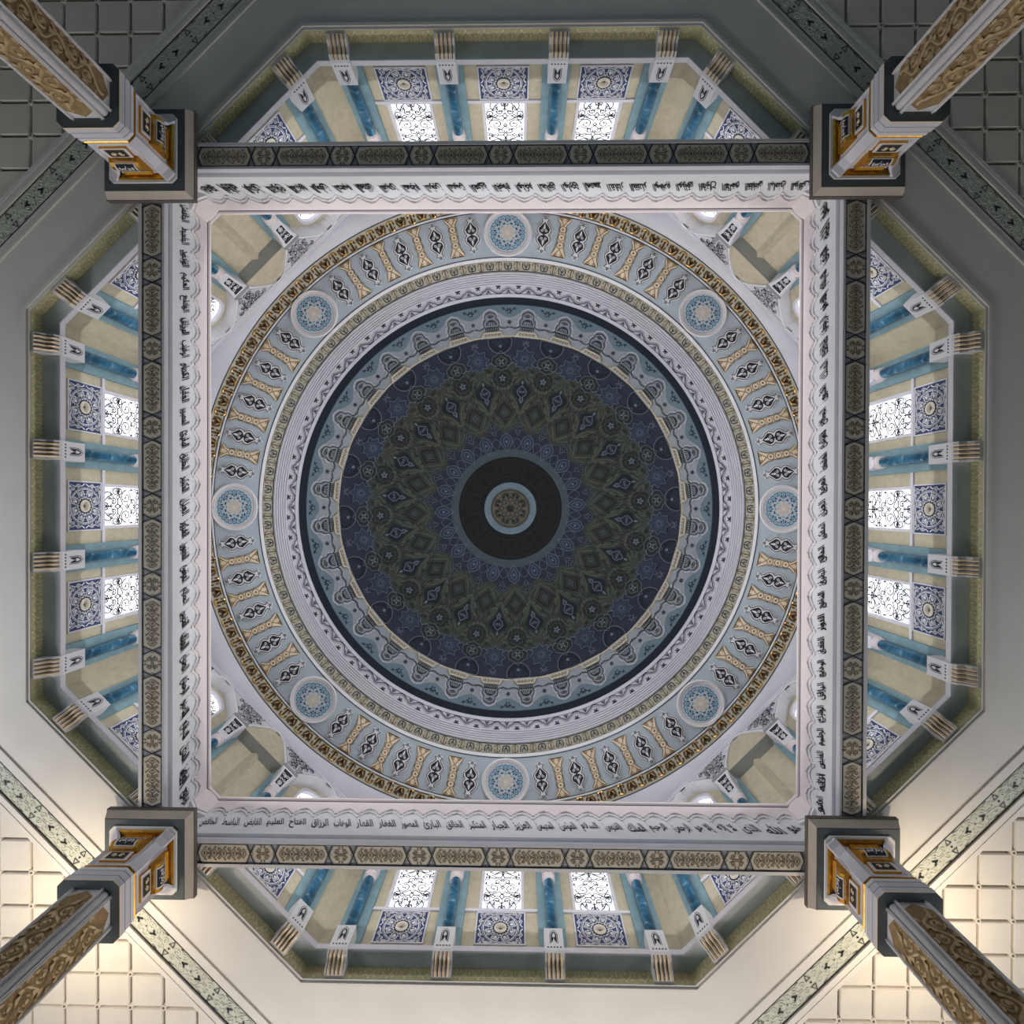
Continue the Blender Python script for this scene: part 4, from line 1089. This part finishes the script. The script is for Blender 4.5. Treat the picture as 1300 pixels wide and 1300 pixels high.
def column(label, x, y):
    t = thing('great_column', label, 'column', (x, y, ZF), 0, 'four great columns of the crossing')
    zo = -ZF
    mb = MB()
    mb.grid([[(a, b, z+zo) for a, b in sqring(SH-.03, .13)] for z in (ZF, ZN+.05)], 'white', closed=True); mb.build('shaft', t)
    mb = MB()
    for h, z0, z1 in ((.75, ZF, ZF+.35), (.62, ZF+.35, ZF+.9)): mb.box(-h, h, -h, h, z0+zo, z1+zo, 'white')
    mb.build('plinth', t)
    for k in range(4):
        mb = MB(); f = face_f(k, SH-.03)
        g = [(-.245, ZF+1.0+zo), (.245, ZF+1.0+zo), (.245, 8.98+zo), (0.0, 9.12+zo), (-.245, 8.98+zo)]
        mb.face([f(u, v, .004) for u, v in g], 'carve_bg'); pn = mb.build('carved_panel', t)
        mb = MB(); emit(mb, vine(3.2+zo, 9.0+zo), lambda u, v, h: f(u, v, .006+h)); mb.build('vine_relief', pn, stuff=True)
        mb = MB()
        for s in (-1, 1):
            rows = []
            for u, h in ((.245, .004), (.25, .03), (.268, .045), (.285, .03), (.29, 0.01), (.30, .02), (.315, .02)):
                rows.append([f(s*u, ZF+.9+zo, h), f(s*u, ZN+.03+zo, h)])
            mb.grid(rows, 'white')
        mb.build('panel_moulding', t)
        # corner: one big torus between fillets
        mb = MB(); a = k*pi/2+pi/4; dc = (SH-.03)*sqrt(2)-.065*sqrt(2)
        prof = [(-.155, -.05), (-.13, -.02), (-.105, -.015), (-.10, -.03), (-.085, -.035), (-.075, -.015)]
        prof += [(.075*sin(q), -.01+.075*cos(q)) for q in [(-1+i/5)*1.35 for i in range(11)]]
        prof += [(-u, w) for u, w in reversed(prof[:6])]
        mb.grid([[(*rot(a, dc-.02+w, u), z+zo) for u, w in prof] for z in (ZF+.9, ZN-.02)], 'white'); mb.build('corner_moulding', t, smooth=False)
    # capital: necking, core with splayed corners, consoles, torus, abacus
    cap = MB()
    def sw(prof, m, c): cap.grid([[(a, b, z+zo) for a, b in sqring(h, c)] for h, z in prof], m, closed=True)
    sw([(SH-.05, ZN), (.575, ZN)], 'dkgrey', .12)
    sw([(.575, ZN), (.58, ZN+.02)], 'cream_gold', .12)
    sw([(.58, ZN+.02), (.58, ZN+.12), (.565, ZN+.125)], 'lilac', .12); sw([(.565, ZN+.125), (.565, ZN+.15)], 'line', .12)
    sw([(.565, ZN+.15), (.57, ZN+.17), (.57, ZN+.26), (.55, ZN+.27)], 'lilac', .12); sw([(.55, ZN+.27), (.55, ZN+.295)], 'line', .12)
    sw([(.55, ZN+.295), (.56, ZN+.31), (.555, ZN+.37), (.535, ZN+.38)], 'white', .12); sw([(.535, ZN+.38), (.53, ZN+.40)], 'line', .12)
    sw([(.53, ZN+.40), (.545, ZN+.42), (.535, ZN+.45)], 'gold', .12)
    cap.build('necking', t)
    cap = MB(); sw([(.535, ZN+.45), (.515, ZN+.47), (.515, 10.40), (.55, 10.46)], 'lilac', .15); cap.build('capital_core', t)
    # the plain splayed corner strip stands a little proud
    for k in range(4):
        mb = MB()
        a = k*pi/2+pi/4; d = .515*sqrt(2)-.15/sqrt(2)
        pr = [(d+.03, ZN+.36), (d+.045, ZN+.5), (d+.05, 10.30), (d+.13, 10.41), (d+.235, 10.46), (d+.26, 10.54)]
        for u0, u1 in ((-.10, .10),):
            mb.grid([[(*rot(a, q-.06, -.125), z+zo) for q, z in pr], [(*rot(a, q, u0), z+zo) for q, z in pr], [(*rot(a, q, u1), z+zo) for q, z in pr], [(*rot(a, q-.06, .125), z+zo) for q, z in pr]], 'lilac')
        mb.build('corner_strip', t)
    zs = [(.0, 9.96), (.12, 9.98), (.175, 10.03), (.185, 10.10), (.14, 10.20), (.085, 10.28), (.06, 10.34), (.09, 10.40), (.0, 10.42)]
    for k in range(4):
        f = face_f(k, .515)
        mb = MB(); plate(mb, [(-.26, 9.70+zo), (.26, 9.70+zo), (.24, 9.95+zo), (-.24, 9.95+zo)], f, 0, .05, 'white', 'gold'); pa = mb.build('lower_plaque', t)
        mo = [Pg([(-.19, 9.735), (.19, 9.735), (.18, 9.92), (-.18, 9.92)], 'dolive2', .055), S([(-.19, 9.735), (.19, 9.735), (.18, 9.92), (-.18, 9.92)], .012, 'gold', .058, closed=True)]
        mo += mirx([S(spiral(.07, 9.83, .055, 0, 1.2, 1, 9), .018, 'cream_gold', .058, ridge=.012), Pg(leaf(.01, 9.82, .09, .04, .4), 'cream_gold', .06)])
        sheet(mo, lambda u, v, h: f(u, v+zo, h), 'plaque_scroll', pa, False)
        mb = MB(); hw = .285
        A = [f(-hw, z+zo, h) for h, z in zs]; B = [f(hw, z+zo, h) for h, z in zs]
        A2 = [f(-hw+.07, z+zo, h) for h, z in zs]; B2 = [f(hw-.07, z+zo, h) for h, z in zs]
        mb.face(A, 'gold'); mb.face(B, 'gold'); mb.grid([A, A2], 'gold'); mb.grid([B2, B], 'gold'); mb.grid([A2, B2], 'gold')
        cs = mb.build('scroll_console', t)
        def fs(u, v, h):
            for (h0, z0), (h1, z1) in zip(zs, zs[1:]):
                if z0 <= v <= z1: hh = h0+(h1-h0)*(v-z0)/(z1-z0); break
            else: hh = .05
            return f(u, v+zo, hh+h+.004)
        mo = []
        zr = [9.99, 10.03, 10.065, 10.10, 10.13, 10.165, 10.20, 10.24, 10.28, 10.32]
        for z0, z1 in zip(zr, zr[1:]): mo.append(Pg([(-.185, z0), (.185, z0), (.185, z1), (-.185, z1)], 'dink', .002))
        for sx in (-1, 1): mo.append(S([(sx*.195, z) for z in zr], .03, 'white', .005))
        mo += [S([(-.2, 9.985), (.2, 9.985)], .02, 'white', .005), S([(-.2, 10.325), (.2, 10.325)], .03, 'white', .005)]
        mo += mirx([S(spiral(.075, 10.12, .062, pi, 1.4, 1, 12), .020, 'white', .006), S(spiral(.11, 10.22, .04, -pi/2, 1.2, 1, 8), .016, 'white', .006), S([(0, 10.02), (.04, 10.08), (.01, 10.16), (.05, 10.24)], .018, 'white', .006), Pg(leaf(.12, 10.03, .07, .03, 1.2), 'cream_gold', .006)])
        sheet(mo, fs, 'console_scroll', cs, False)
    cap = MB(); sw([(.56, 10.44), (.63, 10.455), (.66, 10.475), (.63, 10.495), (.58, 10.50)], 'gold', .10); cap.build('gilt_torus', t)
    cap = MB(); sw([(.62, 10.49), (.70, 10.495), (.715, 10.51), (.70, 10.53), (.66, 10.54)], 'white', .10); cap.build('white_fillet', t)
    cap = MB(); sw([(.6, 10.54), (.835, 10.54)], 'dkgrey', .001); sw([(.835, 10.54), (.845, 10.55)], 'line', .001); sw([(.845, 10.55), (.925, 10.72)], 'abac', .001)
    sw([(.925, 10.72), (.94, 10.72), (.94, 10.818), (.3, 10.818)], 'edge', .001); cap.build('abacus', t)
    return t
first = None
for lab, sx, sy in (('great carved column at the upper left of the square', -1, -1), ('great carved column at the upper right of the square', 1, -1),
                    ('great carved column at the lower left of the square', -1, 1), ('great carved column at the lower right of the square', 1, 1)):
    if first is None: first = column(lab, sx*CC, sy*CC)
    else: dup(first, (sx*CC, sy*CC, ZF), 0, lab)
